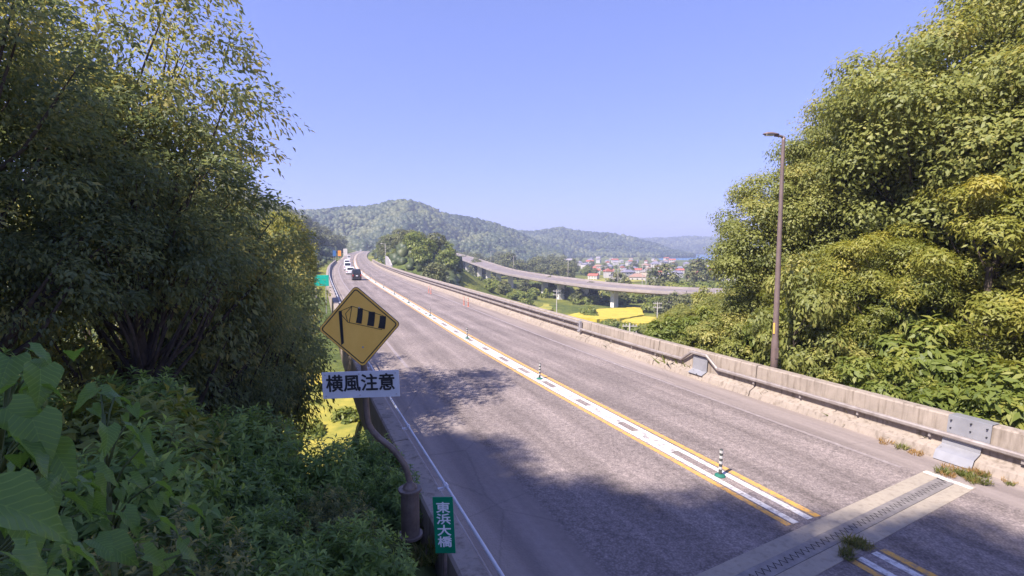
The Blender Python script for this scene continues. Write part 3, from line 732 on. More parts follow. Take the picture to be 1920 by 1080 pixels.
link('lettering', text_mesh('横風注意', .262, 'sign_black', .002, 0, False, .006), plate2, (0, -.004, .01), (math.pi / 2, 0, 0), (1.06, 1.1, 1))
for dx in (-.25, .25):
    mb = MB(); mb.box((0, .03, 0), (.16, .04, .05)); mb.build('clamp', 'galv', plate2, loc=(dx * .3, 0, .12 if dx > 0 else -.12))
for bx_, bz_ in ((.03, .30), (.03, -.33)):
    mb = MB(); mb.tube([(bx_, -.012, bz_), (bx_, .0, bz_)], .014, 8); mb.build('bolt', 'galv', board)
for bx_ in (-.56, -.02, .56):
    for bz_ in (-.17, .17):
        mb = MB(); mb.tube([(bx_, -.01, bz_), (bx_, .0, bz_)], .010, 8); mb.build('bolt', 'galv', plate2)
# ------------------------------------------------------------------ bridge name sign
nb_ = at_y(836, 1075, 6.9); nb_.z = gz(nb_.x, nb_.y) - .05
ns = empty('name_sign', nb_, 'green vertical bridge name sign with white characters beside the shaded parapet', 'sign')
ctr = at_y(832.5, 985, 6.9) - nb_
mb = MB(); mb.tube([(ctr.x, .05, 0), (ctr.x, .05, ctr.z + .35)], .03, 10); mb.build('post', 'pipe_brown', ns)
mb = MB(); mb.prism([(-.145, -.415), (.145, -.415), (.145, .415), (-.145, .415)], -.015, 0, STAND); gb = mb.build('board', 'sign_green', ns, loc=ctr, rot=(0, R(-2.5), R(-4)), bevel=.004)
link('lettering', text_mesh('東\n浜\n大\n橋', .168, 'sign_white', .002, 0, True, .003), gb, (0, -.004, 0), (math.pi / 2, 0, 0), (1.25, 1.0, 1))
# ------------------------------------------------------------------ lamp pole behind the parapet
lb = at_y(1451, 700, 18.6); g = gz(lb.x, lb.y)
lpole = empty('lamp_pole', (lb.x, lb.y, g), 'tall dark brown lamp pole behind the parapet in front of the trees', 'lamp pole')
Ht = at_y(1449, 256, 18.6).z - g
zb = at_y(1450, 640, 18.6).z - g
mb = MB(); mb.tube([(0, 0, -.1), (0, 0, zb), (0, 0, zb + .12), (0, 0, Ht - .15), (0, 0, Ht)], [.135, .13, .105, .06, .055], 16); mb.build('pole', 'pole_brown', lpole, smooth=True)
mb = MB(); mb.tube([(0, 0, Ht - .06), (-.1, -.01, Ht + .01), (-.35, -.04, Ht + .03)], .045, 10); mb.build('arm', 'pole_brown', lpole, smooth=True)
rg = []
for t, hw_, hh_ in ((0, .05, .04), (.08, .09, .06), (.25, .13, .085), (.42, .13, .075), (.55, .07, .03)):
    rg.append([Vector((-.2 - t, -.03 + hw_ * math.cos(k * math.pi / 5), Ht + .06 + t * .03 + hh_ * (math.sin(k * math.pi / 5) if k <= 5 else .35 * math.sin(k * math.pi / 5)))) for k in range(10)])
mb = MB(); mb.loft(rg); hd = mb.build('lamp_head', 'pole_brown', lpole, smooth=True)
mb = MB(); mb.box((-.53, -.03, Ht + .035), (.3, .17, .03)); mb.build('lens', 'lamp_glass', hd, bevel=.008)
mb = MB(); mb.box((0, -.14, zb - .42), (.13, .02, .4)); mb.build('hatch', 'pole_brown', lpole, bevel=.004)
mb = MB(); mb.box((-.1, -.07, zb + .5), (.04, .05, .4)); mb.build('yellow_tag', 'sign_yellow', lpole)

# ------------------------------------------------------------------ leaves
def leaves2(name, Pp, D, N, L, W, tint, mat, fold=.22, curl=.2):
    """folded leaf: two half blades along a midrib"""
    D = nrmz(D); S = nrmz(np.cross(D, N)); U = np.cross(S, D); L = L[:, None]; W = W[:, None]
    b = Pp; t = Pp + D * L - U * L * curl; c = Pp + D * L * .48 - U * W * 0
    lf = Pp + D * L * .40 + S * W * .5 + U * W * fold; rt = Pp + D * L * .40 - S * W * .5 + U * W * fold
    V = np.stack([b, c, t, lf, b, rt, t, c], 1).reshape(-1, 3)
    return quads_mesh(name, V, 2 * len(Pp), mat, np.repeat(tint, 2))
def crown_mesh(name, ells, n_cl, rc, per, L, W, mat, style='oak', seed=0, inner=.15, lightbias=0.0):
    global rng
    keep = rng; rng = np.random.default_rng(seed)
    ells = [np.array(e, float) for e in ells]; vol = np.array([e[3] * e[4] * e[5] for e in ells]) ** .67; vol /= vol.sum()
    k = rng.choice(len(ells), n_cl, p=vol); E = np.stack(ells)[k]
    d = rdir(n_cl); r = np.where(rng.random(n_cl) < inner, rng.uniform(.2, .7, n_cl), rng.uniform(.72, 1.0, n_cl))
    C = E[:, :3] + d * E[:, 3:] * r[:, None]
    RC = rng.uniform(.6, 1.25, n_cl) * rc
    n = n_cl * per; ci = np.repeat(np.arange(n_cl), per)
    q = rdir(n); q[:, 2] = np.abs(q[:, 2]) * np.where(rng.random(n) < .72, 1, -1)
    off = q * (RC[ci] * rng.uniform(.45, 1.05, n))[:, None] * np.array([1, 1, .68])
    Pp = C[ci] + off
    out = nrmz(Pp - E[ci, :3])
    if style == 'oak':
        N = q * .85 + out * .35 + np.array([0, 0, .45]) + rdir(n) * .42; D = rdir(n) + np.array([0, 0, -.45]) + q * .35; D = D - nrmz(N) * (D * nrmz(N)).sum(1, keepdims=True) * .8
    elif style == 'droop':
        N = q * .7 + np.array([0, 0, .4]) + rdir(n) * .6; D = q * .4 + out * .45 + rdir(n) * .55 + np.array([0, 0, -.45]); D = D - nrmz(N) * (D * nrmz(N)).sum(1, keepdims=True) * .5
    else:
        D = q + rdir(n) * .6 + np.array([0, 0, .25]); N = np.array([0, 0, 1.0]) + rdir(n) * .5
    zz = C[:, 2]; ct = rng.normal(.36 + lightbias, .14, n_cl) + (.32 if style == 'droop' else .24) * np.clip((zz - zz.min()) / (np.ptp(zz) + 1e-6), 0, 1) ** 2.5; tint = np.clip(ct[ci] + rng.normal(0, .13, n), 0, 1)  # upper clumps tinted lighter: sunlit tips put into the leaf colour
    sz = rng.uniform(.65, 1.3, n)
    me = leaves(name, Pp, D, N, L * sz, W * sz, tint, mat)
    rng = keep
    return me, C
def trunk_mesh(name, h, r0, C, n_limb, seed, lean=(0, 0), mat='bark', top=.85):
    rr = random.Random(seed); mb = MB(); k = 9
    ax = [Vector((lean[0] * (i / k) ** 1.5 + rr.uniform(-.04, .04) * h * .3 * (i > 0), lean[1] * (i / k) ** 1.5 + rr.uniform(-.04, .04) * h * .3 * (i > 0), h * top * i / k - (.4 if i == 0 else 0))) for i in range(k + 1)]
    mb.tube(ax, [r0 * (1.25 if i == 0 else 1) * (1 - .82 * i / k) + .015 for i in range(k + 1)], 9)
    idx = list(range(len(C))); rr.shuffle(idx)
    for j in idx[:n_limb]:
        c = Vector(C[j]); zz = max(.15, min(.95, (c.z - .18 * h) / (h * top) - rr.uniform(.05, .2))); i = zz * k; a = int(i); b = min(a + 1, k); st = ax[a].lerp(ax[b], i - a)
        m1 = st.lerp(c, .5) + Vector((rr.uniform(-.3, .3), rr.uniform(-.3, .3), -.06 * (c - st).length)); rad = r0 * (1 - .82 * zz) * .42 + .012
        mb.tube([st, st.lerp(m1, .5) + Vector((0, 0, .03)), m1, m1.lerp(c, .55), c], [rad, rad * .8, rad * .6, rad * .4, .008], 6, cap=False)
    return mb.mesh(name, mat, True)
class TreeKind:
    def __init__(s, crown, trunk): s.c = crown; s.t = trunk
def make_kind(h, ells, n_cl, rc, per, L, W, mat, style, seed, r0, limbs, inner=.15, lb=0.0, top=.85):
    cm, C = crown_mesh('crown', ells, n_cl, rc, per, L, W, mat, style, seed, inner, lb)
    return TreeKind(cm, trunk_mesh('trunk', h, r0, C, limbs, seed, top=top))
def plant(kind, name, x, y, z, rz, sc, label, cat='tree', group=None, tilt=(0, 0)):
    o = empty(name, (x, y, z), label, cat, group, rz)
    o.scale = (sc, sc, sc) if not hasattr(sc, '__len__') else sc
    o.rotation_euler = (tilt[0], tilt[1], rz)
    link('crown', kind.c, o); link('trunk', kind.t, o)
    return o
# dark fine-leaved evergreens on the shaded side
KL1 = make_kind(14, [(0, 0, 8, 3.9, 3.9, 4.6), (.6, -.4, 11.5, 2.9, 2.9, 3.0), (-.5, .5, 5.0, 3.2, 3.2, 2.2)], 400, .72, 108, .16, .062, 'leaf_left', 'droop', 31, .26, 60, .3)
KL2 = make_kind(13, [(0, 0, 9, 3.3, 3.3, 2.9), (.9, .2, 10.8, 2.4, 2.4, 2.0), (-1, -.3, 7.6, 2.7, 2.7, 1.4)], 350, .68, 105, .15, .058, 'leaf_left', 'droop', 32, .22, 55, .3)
left_trees = [   # kind, x, y, height of the top, turn, spread
    (KL1, -10.6, 14.2, 13.4, .3, 1.12, 'tall dark evergreen with sunlit tips leaning towards the road'),
    (KL2, -8.9, 12.0, 9.6, 2.1, .85, 'dark drooping evergreen behind the wind warning sign'),
    (KL1, -14.6, 12.4, 13.5, 1.2, 1.0, 'dark evergreen behind the big leaved sapling'),
    (KL1, -9.9, 9.2, 11.8, 4.0, .78, 'dark evergreen growing on the slope above the shrubs'),
    (KL1, -16.0, 20.5, 13.0, 5.2, 1.15, 'dark evergreen in the second row behind the leaning one'),
    (KL2, -11.5, 21.0, 9.0, 3.2, 1.0, 'dark evergreen further down the slope beside the bridge'),
    (KL2, -14.2, 28.5, 6.5, .9, 1.05, 'evergreen beside the bridge next to the green sign'),
    (KL2, -9.6, 16.8, 6.2, 5.5, .72, 'slender evergreen close to the shaded parapet'),
    (KL1, -20, 30, 8.0, 2.2, 1.1, 'evergreen standing low on the slope behind the others'),
]
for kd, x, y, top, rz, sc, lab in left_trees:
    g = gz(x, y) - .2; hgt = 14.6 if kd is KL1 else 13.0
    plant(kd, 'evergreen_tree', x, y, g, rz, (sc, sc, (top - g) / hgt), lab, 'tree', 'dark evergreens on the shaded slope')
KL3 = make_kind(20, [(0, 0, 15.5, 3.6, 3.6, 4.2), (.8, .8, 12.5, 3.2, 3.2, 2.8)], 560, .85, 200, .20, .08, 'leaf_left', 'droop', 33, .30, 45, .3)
for i, (x, y, top, rz) in enumerate(((-16, 8.0, 15.5, 1.0), (-18.8, -3.4, 28.6, 2.0), (-16.1, -6.2, 28.6, .4), (-14.1, -7.6, 30, 3.4), (-8.6, -8.4, 29.5, 1.4), (-9.2, -11.2, 30.5, 4.4), (-17.5, -12, 30, 2.9))):
    g = gz(x, y); k = (top - g) / 19.8; plant(KL3, 'evergreen_tree', x, y, g, rz, (1.0 if top > 20 else k, 1.0 if top > 20 else k, k), 'tall evergreen high on the hillside beside the camera', 'tree', 'tall evergreens on the hillside')
KLy = TreeKind(KL3.c.copy(), KL3.t); KLy.c.materials[0] = M['leaf_yellow']
plant(KLy, 'evergreen_tree', -19.0, 42.0, -14.0, 1.7, (.72, .72, 1.13), 'sunlit yellowish tree beyond the dark evergreens above the teal sign', 'tree')
# broadleaved trees on the sunny side
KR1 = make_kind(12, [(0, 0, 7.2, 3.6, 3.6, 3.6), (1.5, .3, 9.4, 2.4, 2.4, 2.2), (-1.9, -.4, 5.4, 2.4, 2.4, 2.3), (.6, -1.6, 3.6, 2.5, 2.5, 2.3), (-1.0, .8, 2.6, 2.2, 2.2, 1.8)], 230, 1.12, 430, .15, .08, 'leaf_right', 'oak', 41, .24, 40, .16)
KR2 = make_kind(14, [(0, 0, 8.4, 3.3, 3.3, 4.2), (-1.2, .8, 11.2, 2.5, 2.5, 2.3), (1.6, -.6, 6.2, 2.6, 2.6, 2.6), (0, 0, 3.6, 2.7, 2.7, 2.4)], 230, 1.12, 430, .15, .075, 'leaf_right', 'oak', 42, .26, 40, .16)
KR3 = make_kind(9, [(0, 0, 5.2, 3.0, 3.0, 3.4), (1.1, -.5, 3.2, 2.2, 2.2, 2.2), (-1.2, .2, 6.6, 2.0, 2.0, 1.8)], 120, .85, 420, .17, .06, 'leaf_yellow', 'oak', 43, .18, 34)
right_trees = [
    (KR1, 13.9, 25.6, .2, .90, 'rounded broadleaved tree behind the lamp pole'),
    (KR2, 16.6, 24.5, 1.9, 1.02, 'tall broadleaved tree between the lamp pole and the leafy hillside'),
    (KR1, 17.5, 21.0, 3.3, 1.18, 'broad leafy tree with shadowed hollows in its crown'),
    (KR2, 20.5, 20.0, 4.4, 1.36, 'tallest broadleaved tree on the sunny side of the road'),
    (KR1, 21.5, 15.8, 5.6, 1.36, 'broad leafy tree beside the overgrown pole'),
    (KR2, 25.5, 18.5, .4, 1.25, 'broadleaved tree deep in the sunny wood'),
    (KR2, 19.0, 29.0, 2.6, 1.0, 'broadleaved tree at the back of the sunny wood'),
    (KR1, 23.0, 26.0, 1.4, 1.15, 'leafy tree hidden behind the taller ones'),
]
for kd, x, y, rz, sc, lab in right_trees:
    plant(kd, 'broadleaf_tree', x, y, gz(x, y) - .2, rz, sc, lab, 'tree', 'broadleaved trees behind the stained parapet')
for x, y, rz, sc, lab in ((14.3, 19.2, .5, .74, 'yellow green tree with feathery leaves above the parapet'), (16.6, 17.4, 2.5, 1.0, 'golden tipped tree among the dark green trees'), (18.4, 13.6, 4.0, .86, 'golden flowering tree beside the overgrown pole'), (13.3, 22.3, 3.0, .62, 'low yellow green tree right behind the lamp pole')):
    plant(KR3, 'feathery_tree', x, y, gz(x, y) - .1, rz, sc, lab, 'tree', 'yellow green trees behind the parapet')
# lush undergrowth
def bush_kind(seed, mat, r, h, n_cl, rc, per, L, W, style='oak'):
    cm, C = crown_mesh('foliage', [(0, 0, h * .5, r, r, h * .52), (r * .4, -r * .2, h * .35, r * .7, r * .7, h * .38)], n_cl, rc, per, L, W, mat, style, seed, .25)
    return TreeKind(cm, trunk_mesh('stem', h * .8, .05, C, 14, seed))
def bush(kind, name, x, y, z, rz, sc, label, group, cat='shrub'):
    o = empty(name, (x, y, z), label, cat, group, rz); o.scale = sc if hasattr(sc, '__len__') else (sc,) * 3
    link('foliage', kind.c, o); link('stem', kind.t, o); return o
KB1 = bush_kind(51, 'leaf_lush', 1.7, 3.0, 75, .55, 90, .34, .12)
KB2 = bush_kind(52, 'leaf_lush', 1.5, 2.4, 70, .5, 110, .22, .10)
KB4 = bush_kind(54, 'leaf_right', 1.5, 2.8, 80, .5, 150, .15, .07)
rows = [(P(s, n), k) for s, n, k in ((12.5, 8.6, 0), (10.2, 9.2, 1), (8.2, 8.5, 0), (6.4, 9.6, 0), (4.8, 8.6, 1), (3.2, 9.4, 0), (1.6, 8.6, 1), (.2, 9.6, 0), (-1.3, 8.8, 1), (-2.8, 9.4, 0), (-4.2, 8.7, 1), (9, 11, 0), (7, 11.5, 1), (5, 11, 0), (3.2, 11.6, 1), (1.5, 11, 0), (-.5, 11.4, 1), (-2, 11, 0), (-3.6, 11.5, 1), (-5.5, 9.5, 0), (11.5, 10.5, 1))]
for i, (q, k) in enumerate(rows):
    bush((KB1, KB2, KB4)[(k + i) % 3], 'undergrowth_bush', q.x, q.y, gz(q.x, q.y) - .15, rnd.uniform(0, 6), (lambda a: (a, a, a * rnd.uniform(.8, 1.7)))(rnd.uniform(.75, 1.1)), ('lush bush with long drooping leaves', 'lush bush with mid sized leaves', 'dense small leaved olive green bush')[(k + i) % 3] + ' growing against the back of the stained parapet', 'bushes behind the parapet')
KB3 = bush_kind(53, 'leaf_right', 2.6, 4.6, 120, .75, 110, .22, .10)
for i, (px, py, Y) in enumerate(((1245, 640, 40), (1270, 625, 36), (1300, 612, 34), (1330, 600, 32), (1365, 590, 30), (1395, 590, 29), (1290, 650, 33), (1330, 650, 30), (1370, 645, 28), (1405, 650, 25.5), (1220, 652, 46), (1345, 575, 38), (1380, 560, 36), (1405, 545, 34), (1255, 655, 30), (1310, 640, 27), (1345, 625, 29), (1385, 615, 31), (1415, 600, 30), (1275, 600, 44), (1320, 568, 46), (1425, 640, 23))):
    q = at_y(px, py, Y); g = gz(q.x, q.y); top = at_y(px, py - 26, Y).z; hgt = max(1.5, top - g)
    bush(KB3, 'slope_bush', q.x, q.y, g - .1, rnd.uniform(0, 6), (max(.55, min(1.0, hgt / 4.6)),) * 2 + (hgt / 4.6,), 'sunlit green bush on the slope below the bridge parapet', 'bushes on the slope towards the fields')
# leafy shrubs on the shaded bank
def shrub_kind(seed, r, h, n_tw, per, L, W, mat='leaf_shrub'):
    g = np.random.default_rng(seed); global rng; keep = rng; rng = g
    d = rdir(n_tw); d[:, 2] = np.abs(d[:, 2]) * .9 + .05; rad = g.uniform(.45, 1.0, n_tw)
    C = d * np.array([r, r, h]) * rad[:, None]
    n = n_tw * per; ci = np.repeat(np.arange(n_tw), per); ang = np.tile(np.arange(per) * 2.4, n_tw) + g.uniform(0, 6.28, n_tw)[ci] + g.normal(0, .2, n)
    axis_ = nrmz(d * np.array([1, 1, .6]) + np.array([0, 0, .55]) + rdir(n_tw) * .35)
    a1 = nrmz(np.cross(axis_, rdir(n_tw))); a2 = np.cross(axis_, a1)
    lv = np.tile(np.arange(per) / per, n_tw)
    D = (a1[ci] * np.cos(ang)[:, None] + a2[ci] * np.sin(ang)[:, None]) * (1 - .35 * lv)[:, None] + axis_[ci] * (.15 + .75 * lv)[:, None] + np.array([0, 0, -.12])
    Pp = C[ci] + axis_[ci] * (lv * L * .9 - L * .5)[:, None]
    sz = g.uniform(.7, 1.2, n) * (1.1 - .5 * lv); ct = g.normal(.42, .15, n_tw)
    tint = np.clip(ct[ci] + .35 * (lv > .75) + g.normal(0, .08, n), 0, 1)
    me = leaves2('foliage', Pp, D, axis_[ci] + rdir(n) * .25, L * sz, W * sz, tint, mat); rng = keep
    rr = random.Random(seed); mb = MB(); idx = list(range(n_tw)); rr.shuffle(idx)
    for j in idx[:60]:
        c = Vector(C[j]); m1 = c * .5 + Vector((0, 0, .1 * h)); mb.tube([Vector((c.x * .06, c.y * .06, -.25)), m1 * .5, m1, c], [.02, .015, .01, .004], 5, cap=False)
    return TreeKind(me, mb.mesh('stem', 'twig', True))
KS = [shrub_kind(61, 1.05, 1.35, 420, 9, .155, .058), shrub_kind(62, 1.2, 1.1, 460, 9, .13, .055), shrub_kind(63, .9, 1.5, 380, 10, .17, .06)]
KS.append(shrub_kind(64, 1.0, 1.3, 300, 8, .21, .085, 'leaf_lush')); KS.append(shrub_kind(65, 1.1, 1.2, 520, 11, .10, .035, 'leaf_left')); KS.append(shrub_kind(66, .85, 1.6, 260, 9, .24, .06, 'leaf_shrub'))
shr = [(-1.95, 3.1, .8), (-2.7, 3.9, .85), (-1.35, 4.0, .62), (-3.6, 4.7, 1.0), (-2.3, 5.0, .8), (-1.5, 5.2, .55), (-3.2, 6.0, .9), (-4.6, 6.0, 1.1), (-2.2, 6.5, .7), (-5.8, 7.2, 1.15), (-4.2, 7.4, .95), (-2.9, 7.7, .72), (-2.3, 9.2, .7), (-3.5, 9.0, .85), (-4.9, 8.9, .9), (-6.6, 8.7, 1.1), (-3.3, 10.8, .75), (-5.4, 10.6, .8), (-6.8, 10.2, .9), (-4.2, 12.4, .7), (-7.6, 7.0, 1.2), (-.85, 3.3, .45), (-4.4, 3.6, 1.0), (-3.3, 2.6, .9)]
for i, (x, y, sc) in enumerate(shr):
    kk = (0, 3, 1, 4, 2, 5, 0, 2)[i % 8]; bush(KS[kk], 'leafy_shrub', x, y, gz(x, y) - .05, rnd.uniform(0, 6), sc * rnd.uniform(.95, 1.3), ('leafy green shrub with whorled leaves', 'low leafy green shrub', 'upright leafy green shrub', 'light green broad leaved shrub', 'dark fine leaved shrub', 'shrub with long narrow leaves')[kk] + ' on the shaded bank below the evergreens', 'shrubs on the shaded bank')
# ------------------------------------------------------------------ big-leaved sapling
def big_leaf_mesh():
    mb = MB(); nu, nv = 9, 6; vs_ = []
    for i in range(nu + 1):
        t = i / nu; w = .5 * (math.sin(math.pi * min(1, (t * .92 + .08)) ** .62)) * (1 - .25 * t)
        for j in range(-nv // 2, nv // 2 + 1):
            a = j / (nv / 2); x = a * w * .92; y = t - .10 * (abs(a) ** 2) * (1 - t) * 1.6
            z = .30 * abs(a) * w - .34 * t * t + .03 * math.sin(9 * t * 2 + abs(a) * 4) * abs(a)
            vs_.append((x, y, z))
    m = nv + 1
    mb.add(vs_, [(i * m + j, i * m + j + 1, (i + 1) * m + j + 1, (i + 1) * m + j) for i in range(nu) for j in range(nv)])
    me = mb.mesh('leaf', 'leaf_vein', True); return me
def mat_vein():
    m = mat_leaf('leaf_vein', (.10, .18, .045), (.15, .26, .055), (.22, .34, .085), .48, .38, .5)
    n, l = m.node_tree.nodes, m.node_tree.links
    for nd in list(n):
        if nd.type == 'ATTRIBUTE':
            tc = n.new('ShaderNodeTexCoord'); sx = n.new('ShaderNodeSeparateXYZ'); l.new(tc.outputs['Object'], sx.inputs[0])
            ab = n.new('ShaderNodeMath'); ab.operation = 'ABSOLUTE'; l.new(sx.outputs['X'], ab.inputs[0])
            m1 = n.new('ShaderNodeMath'); m1.operation = 'MULTIPLY_ADD'; m1.inputs[1].default_value = -.8; l.new(ab.outputs[0], m1.inputs[0]); l.new(sx.outputs['Y'], m1.inputs[2])
            m2 = n.new('ShaderNodeMath'); m2.operation = 'MULTIPLY'; m2.inputs[1].default_value = 52; l.new(m1.outputs[0], m2.inputs[0])
            si = n.new('ShaderNodeMath'); si.operation = 'SINE'; l.new(m2.outputs[0], si.inputs[0])
            pw = n.new('ShaderNodeMapRange'); pw.inputs[1].default_value = .75; pw.inputs[2].default_value = 1.0; pw.inputs[3].default_value = .25; pw.inputs[4].default_value = .8; l.new(si.outputs[0], pw.inputs[0])
            mid = n.new('ShaderNodeMapRange'); mid.inputs[1].default_value = .004; mid.inputs[2].default_value = .014; mid.inputs[3].default_value = .45; mid.inputs[4].default_value = 0; l.new(ab.outputs[0], mid.inputs[0])
            sm_ = n.new('ShaderNodeMath'); sm_.operation = 'ADD'; l.new(pw.outputs[0], sm_.inputs[0]); l.new(mid.outputs[0], sm_.inputs[1])
            for lk in list(l):
                if lk.from_node == nd: to = lk.to_socket; l.remove(lk); l.new(sm_.outputs[0], to)
            bp = n.new('ShaderNodeBump'); bp.inputs['Strength'].default_value = .35; bp.inputs['Distance'].default_value = .01; bp.invert = True
            l.new(sm_.outputs[0], bp.inputs['Height']); l.new(bp.outputs['Normal'], n['Principled BSDF'].inputs['Normal'])
    return m
M['leaf_vein'] = mat_vein()
BL = big_leaf_mesh()
def sapling(root, leaf_specs, label, seed):
    """leaf_specs: (px, py, distance, length m, heading deg in picture plane of the ground, droop deg)"""
    rr = random.Random(seed)
    o = empty('broad_leaf_sapling', root, label, 'sapling', 'big leaved saplings in the foreground')
    nodes = [at_y(px, py, Y) - root for px, py, Y, *_ in leaf_specs]
    top = max(nodes, key=lambda v: v.z); mb = MB()
    axis_ = [Vector((0, 0, -.15)), Vector((.02, .03, top.z * .35)), Vector((top.x * .4, top.y * .4, top.z * .7)), Vector((top.x * .8, top.y * .8, top.z * .97))]
    ax = catmull(axis_, 6); mb.tube(ax, [.028 * (1 - .7 * i / len(ax)) for i in range(len(ax))], 7)
    for v in nodes:
        st = min(ax, key=lambda a: (a - (v - Vector((0, 0, .25)))).length); mb.tube([st, st.lerp(v, .5) + Vector((0, 0, .04)), v], [.008, .006, .005], 5)
    mb.build('stem', 'twig', o, smooth=True)
    for v, (px, py, Y, ln, hd_, dr) in zip(nodes, leaf_specs):
        ln *= .82
        lf = link('leaf', BL, o, v, (R(-dr), R(rr.uniform(-25, 25)), R(hd_)), (ln * rr.uniform(.75, .95), ln, ln))
        for k in range(2):                               # smaller leaves lower on the same shoot
            l2 = ln * rr.uniform(.5, .8); st = v + Vector((rr.uniform(-.1, .1), rr.uniform(-.02, .22), rr.uniform(-.2, -.03)))
            link('leaf', BL, o, st, (R(-rr.uniform(15, 65)), R(rr.uniform(-30, 30)), R(hd_ + rr.uniform(-120, 120))), (l2 * rr.uniform(.7, .95), l2, l2))
    return o
q = Vector((-2.35, 1.9, gz(-2.35, 1.9)))
sapling(q, [(55, 655, 2.5, .20, -60, 38), (20, 670, 2.4, .24, -150, 45), (75, 690, 2.3, .24, -110, 60), (30, 720, 2.3, .22, 120, 30), (10, 765, 2.1, .24, -100, 55), (60, 785, 2.1, .30, -120, 52), (35, 830, 2.0, .26, -70, 40), (95, 860, 2.2, .20, -50, 45), (10, 900, 1.8, .24, -120, 60), (70, 905, 2.0, .24, -80, 50), (120, 930, 2.2, .20, -40, 40), (40, 965, 1.8, .24, -100, 55), (100, 985, 2.0, .22, -70, 45), (-20, 940, 1.2, .27, -70, 34), (20, 1040, 1.5, .26, -60, 50), (130, 1030, 1.9, .22, -50, 40), (160, 960, 2.3, .19, -30, 30), (180, 885, 2.4, .18, -60, 40)], 'sapling with very large heart shaped leaves in the foreground', 5)
q = Vector((-2.05, 2.5, gz(-2.05, 2.5)))
sapling(q, [(190, 735, 2.9, .20, -60, 35), (215, 745, 2.9, .18, -20, 25), (235, 800, 2.8, .20, -50, 45), (265, 840, 2.7, .19, -70, 45), (200, 800, 2.7, .2, -110, 50), (245, 900, 2.6, .2, -60, 40), (290, 905, 2.6, .18, -30, 35), (230, 960, 2.4, .2, -90, 45), (300, 975, 2.4, .18, -50, 40), (200, 1020, 2.2, .22, -90, 40), (270, 1040, 2.2, .2, -60, 45), (340, 1040, 2.3, .18, -40, 35), (350, 950, 2.6, .17, -30, 35)], 'sapling with pointed drooping leaves beside the larger leaved one', 6)

# ------------------------------------------------------------------ vehicles
def vehicle(name, paint, L, W_, H, hood, label, cat='car'):
    """x across, y forward, origin on the road under the middle"""
    o = empty(name, (0, 0, 0), label, cat, 'vehicles queuing on the bridge')
    hw = W_ / 2; gc = .18; waist = H * .55
    side = [(-L / 2, gc + .12), (-L / 2 - .0, waist), (-L / 2 + .10, waist + .05), (-L / 2 + .28 if hood else -L / 2 + .16, H - .08), (-L / 2 + .5, H), (L * .12, H), (L * .22 if hood else L * .36, H - .05), (L * .5 - hood, waist + .02), (L / 2 - .06, waist - .1), (L / 2, gc + .25), (L / 2 - .05, gc), (-L / 2 + .05, gc)]
    rings = []
    for f, inn in ((-1, .07), (-.93, 0), (.93, 0), (1, .07)):
        ring = []
        for y, z in side:
            tp = max(0, (z - waist) / (H - waist)) * .14
            ring.append((f * (hw - tp) if abs(f) == 1 else f * hw - math.copysign(tp, f), y * (1 - inn * .25), z - inn * .1 * (z > waist)))
        rings.append(ring)
    mb = MB(); mb.loft([[Vector(p) for p in r] for r in rings]); body = mb.build('body', paint, o, bevel=.03)
    # glass
    yb = -L / 2 + (.20 if hood else .13)
    mb = MB(); mb.add([(-hw + .2, -L / 2 - .012 + .08, waist + .10), (hw - .2, -L / 2 - .012 + .08, waist + .10), (hw - .26, yb - .02, H - .14), (-hw + .26, yb - .02, H - .14)], [(0, 1, 2, 3)]); mb.build('rear_window', 'glass_dark', o)
    yf0, yf1 = L * .5 - hood - .02, (L * .22 if hood else L * .36) + .03
    mb = MB(); mb.add([(-hw + .16, yf0 + .03, waist + .06), (hw - .16, yf0 + .03, waist + .06), (hw - .26, yf1, H - .07), (-hw + .26, yf1, H - .07)], [(0, 1, 2, 3)]); mb.build('windscreen', 'glass_dark', o)
    for sx in (-1, 1):
        mb = MB(); x0, x1 = sx * (hw + .004), sx * (hw - .115)
        mb.add([(x0, -L / 2 + .35, waist + .06), (x0, L * .5 - hood - .3, waist + .06), (x1, (L * .2 if hood else L * .3), H - .14), (x1, -L / 2 + .5, H - .14)], [(0, 1, 2, 3)]); mb.build('side_window', 'glass_dark', o)
        mb = MB(); mb.box((sx * (hw - .12), -L / 2 - .015, waist - .18), (.13, .05, .34)); mb.build('tail_light', 'red_lens', o)
        for yy in (-L * .31, L * .31):
            w = link('wheel', WHEEL, o, (sx * (hw - .1), yy, .30)); link('rim', RIM, w)
    mb = MB(); mb.box((0, -L / 2 - .01, gc + .16), (W_ * .92, .08, .2)); mb.build('bumper', paint, o, bevel=.02)
    mb = MB(); mb.box((0, -L / 2 - .02, waist - .25), (.33, .03, .165)); mb.build('number_plate', 'sign_white', o)
    return o
mb = MB(); mb.tube([(-.1, 0, 0), (-.085, 0, 0), (.085, 0, 0), (.1, 0, 0)], [.26, .30, .30, .26], 18); WHEEL = mb.mesh('wheel', 'tyre', False)
mb = MB(); mb.tube([(-.106, 0, 0), (.106, 0, 0)], .18, 14); RIM = mb.mesh('rim', 'car_silver')
def put(o, s, n):
    c, t, r = fr(s); o.location = P(s, n, .004); o.rotation_euler = (0, 0, math.atan2(t.y, t.x) - math.pi / 2)
v = vehicle('box_van', 'car_dark', 3.4, 1.5, 1.9, .12, 'dark grey boxy van driving away behind the white cars', 'van'); put(v, 82, -2.4)
sw = vehicle('white_car', 'car_white', 4.3, 1.72, 1.5, .95, 'white car right ahead of the dark van', 'car'); put(sw, 104, -2.6)
c2 = vehicle('white_van', 'car_white', 4.5, 1.72, 1.95, .2, 'white van second ahead of the dark van', 'van'); put(c2, 124, -2.7)
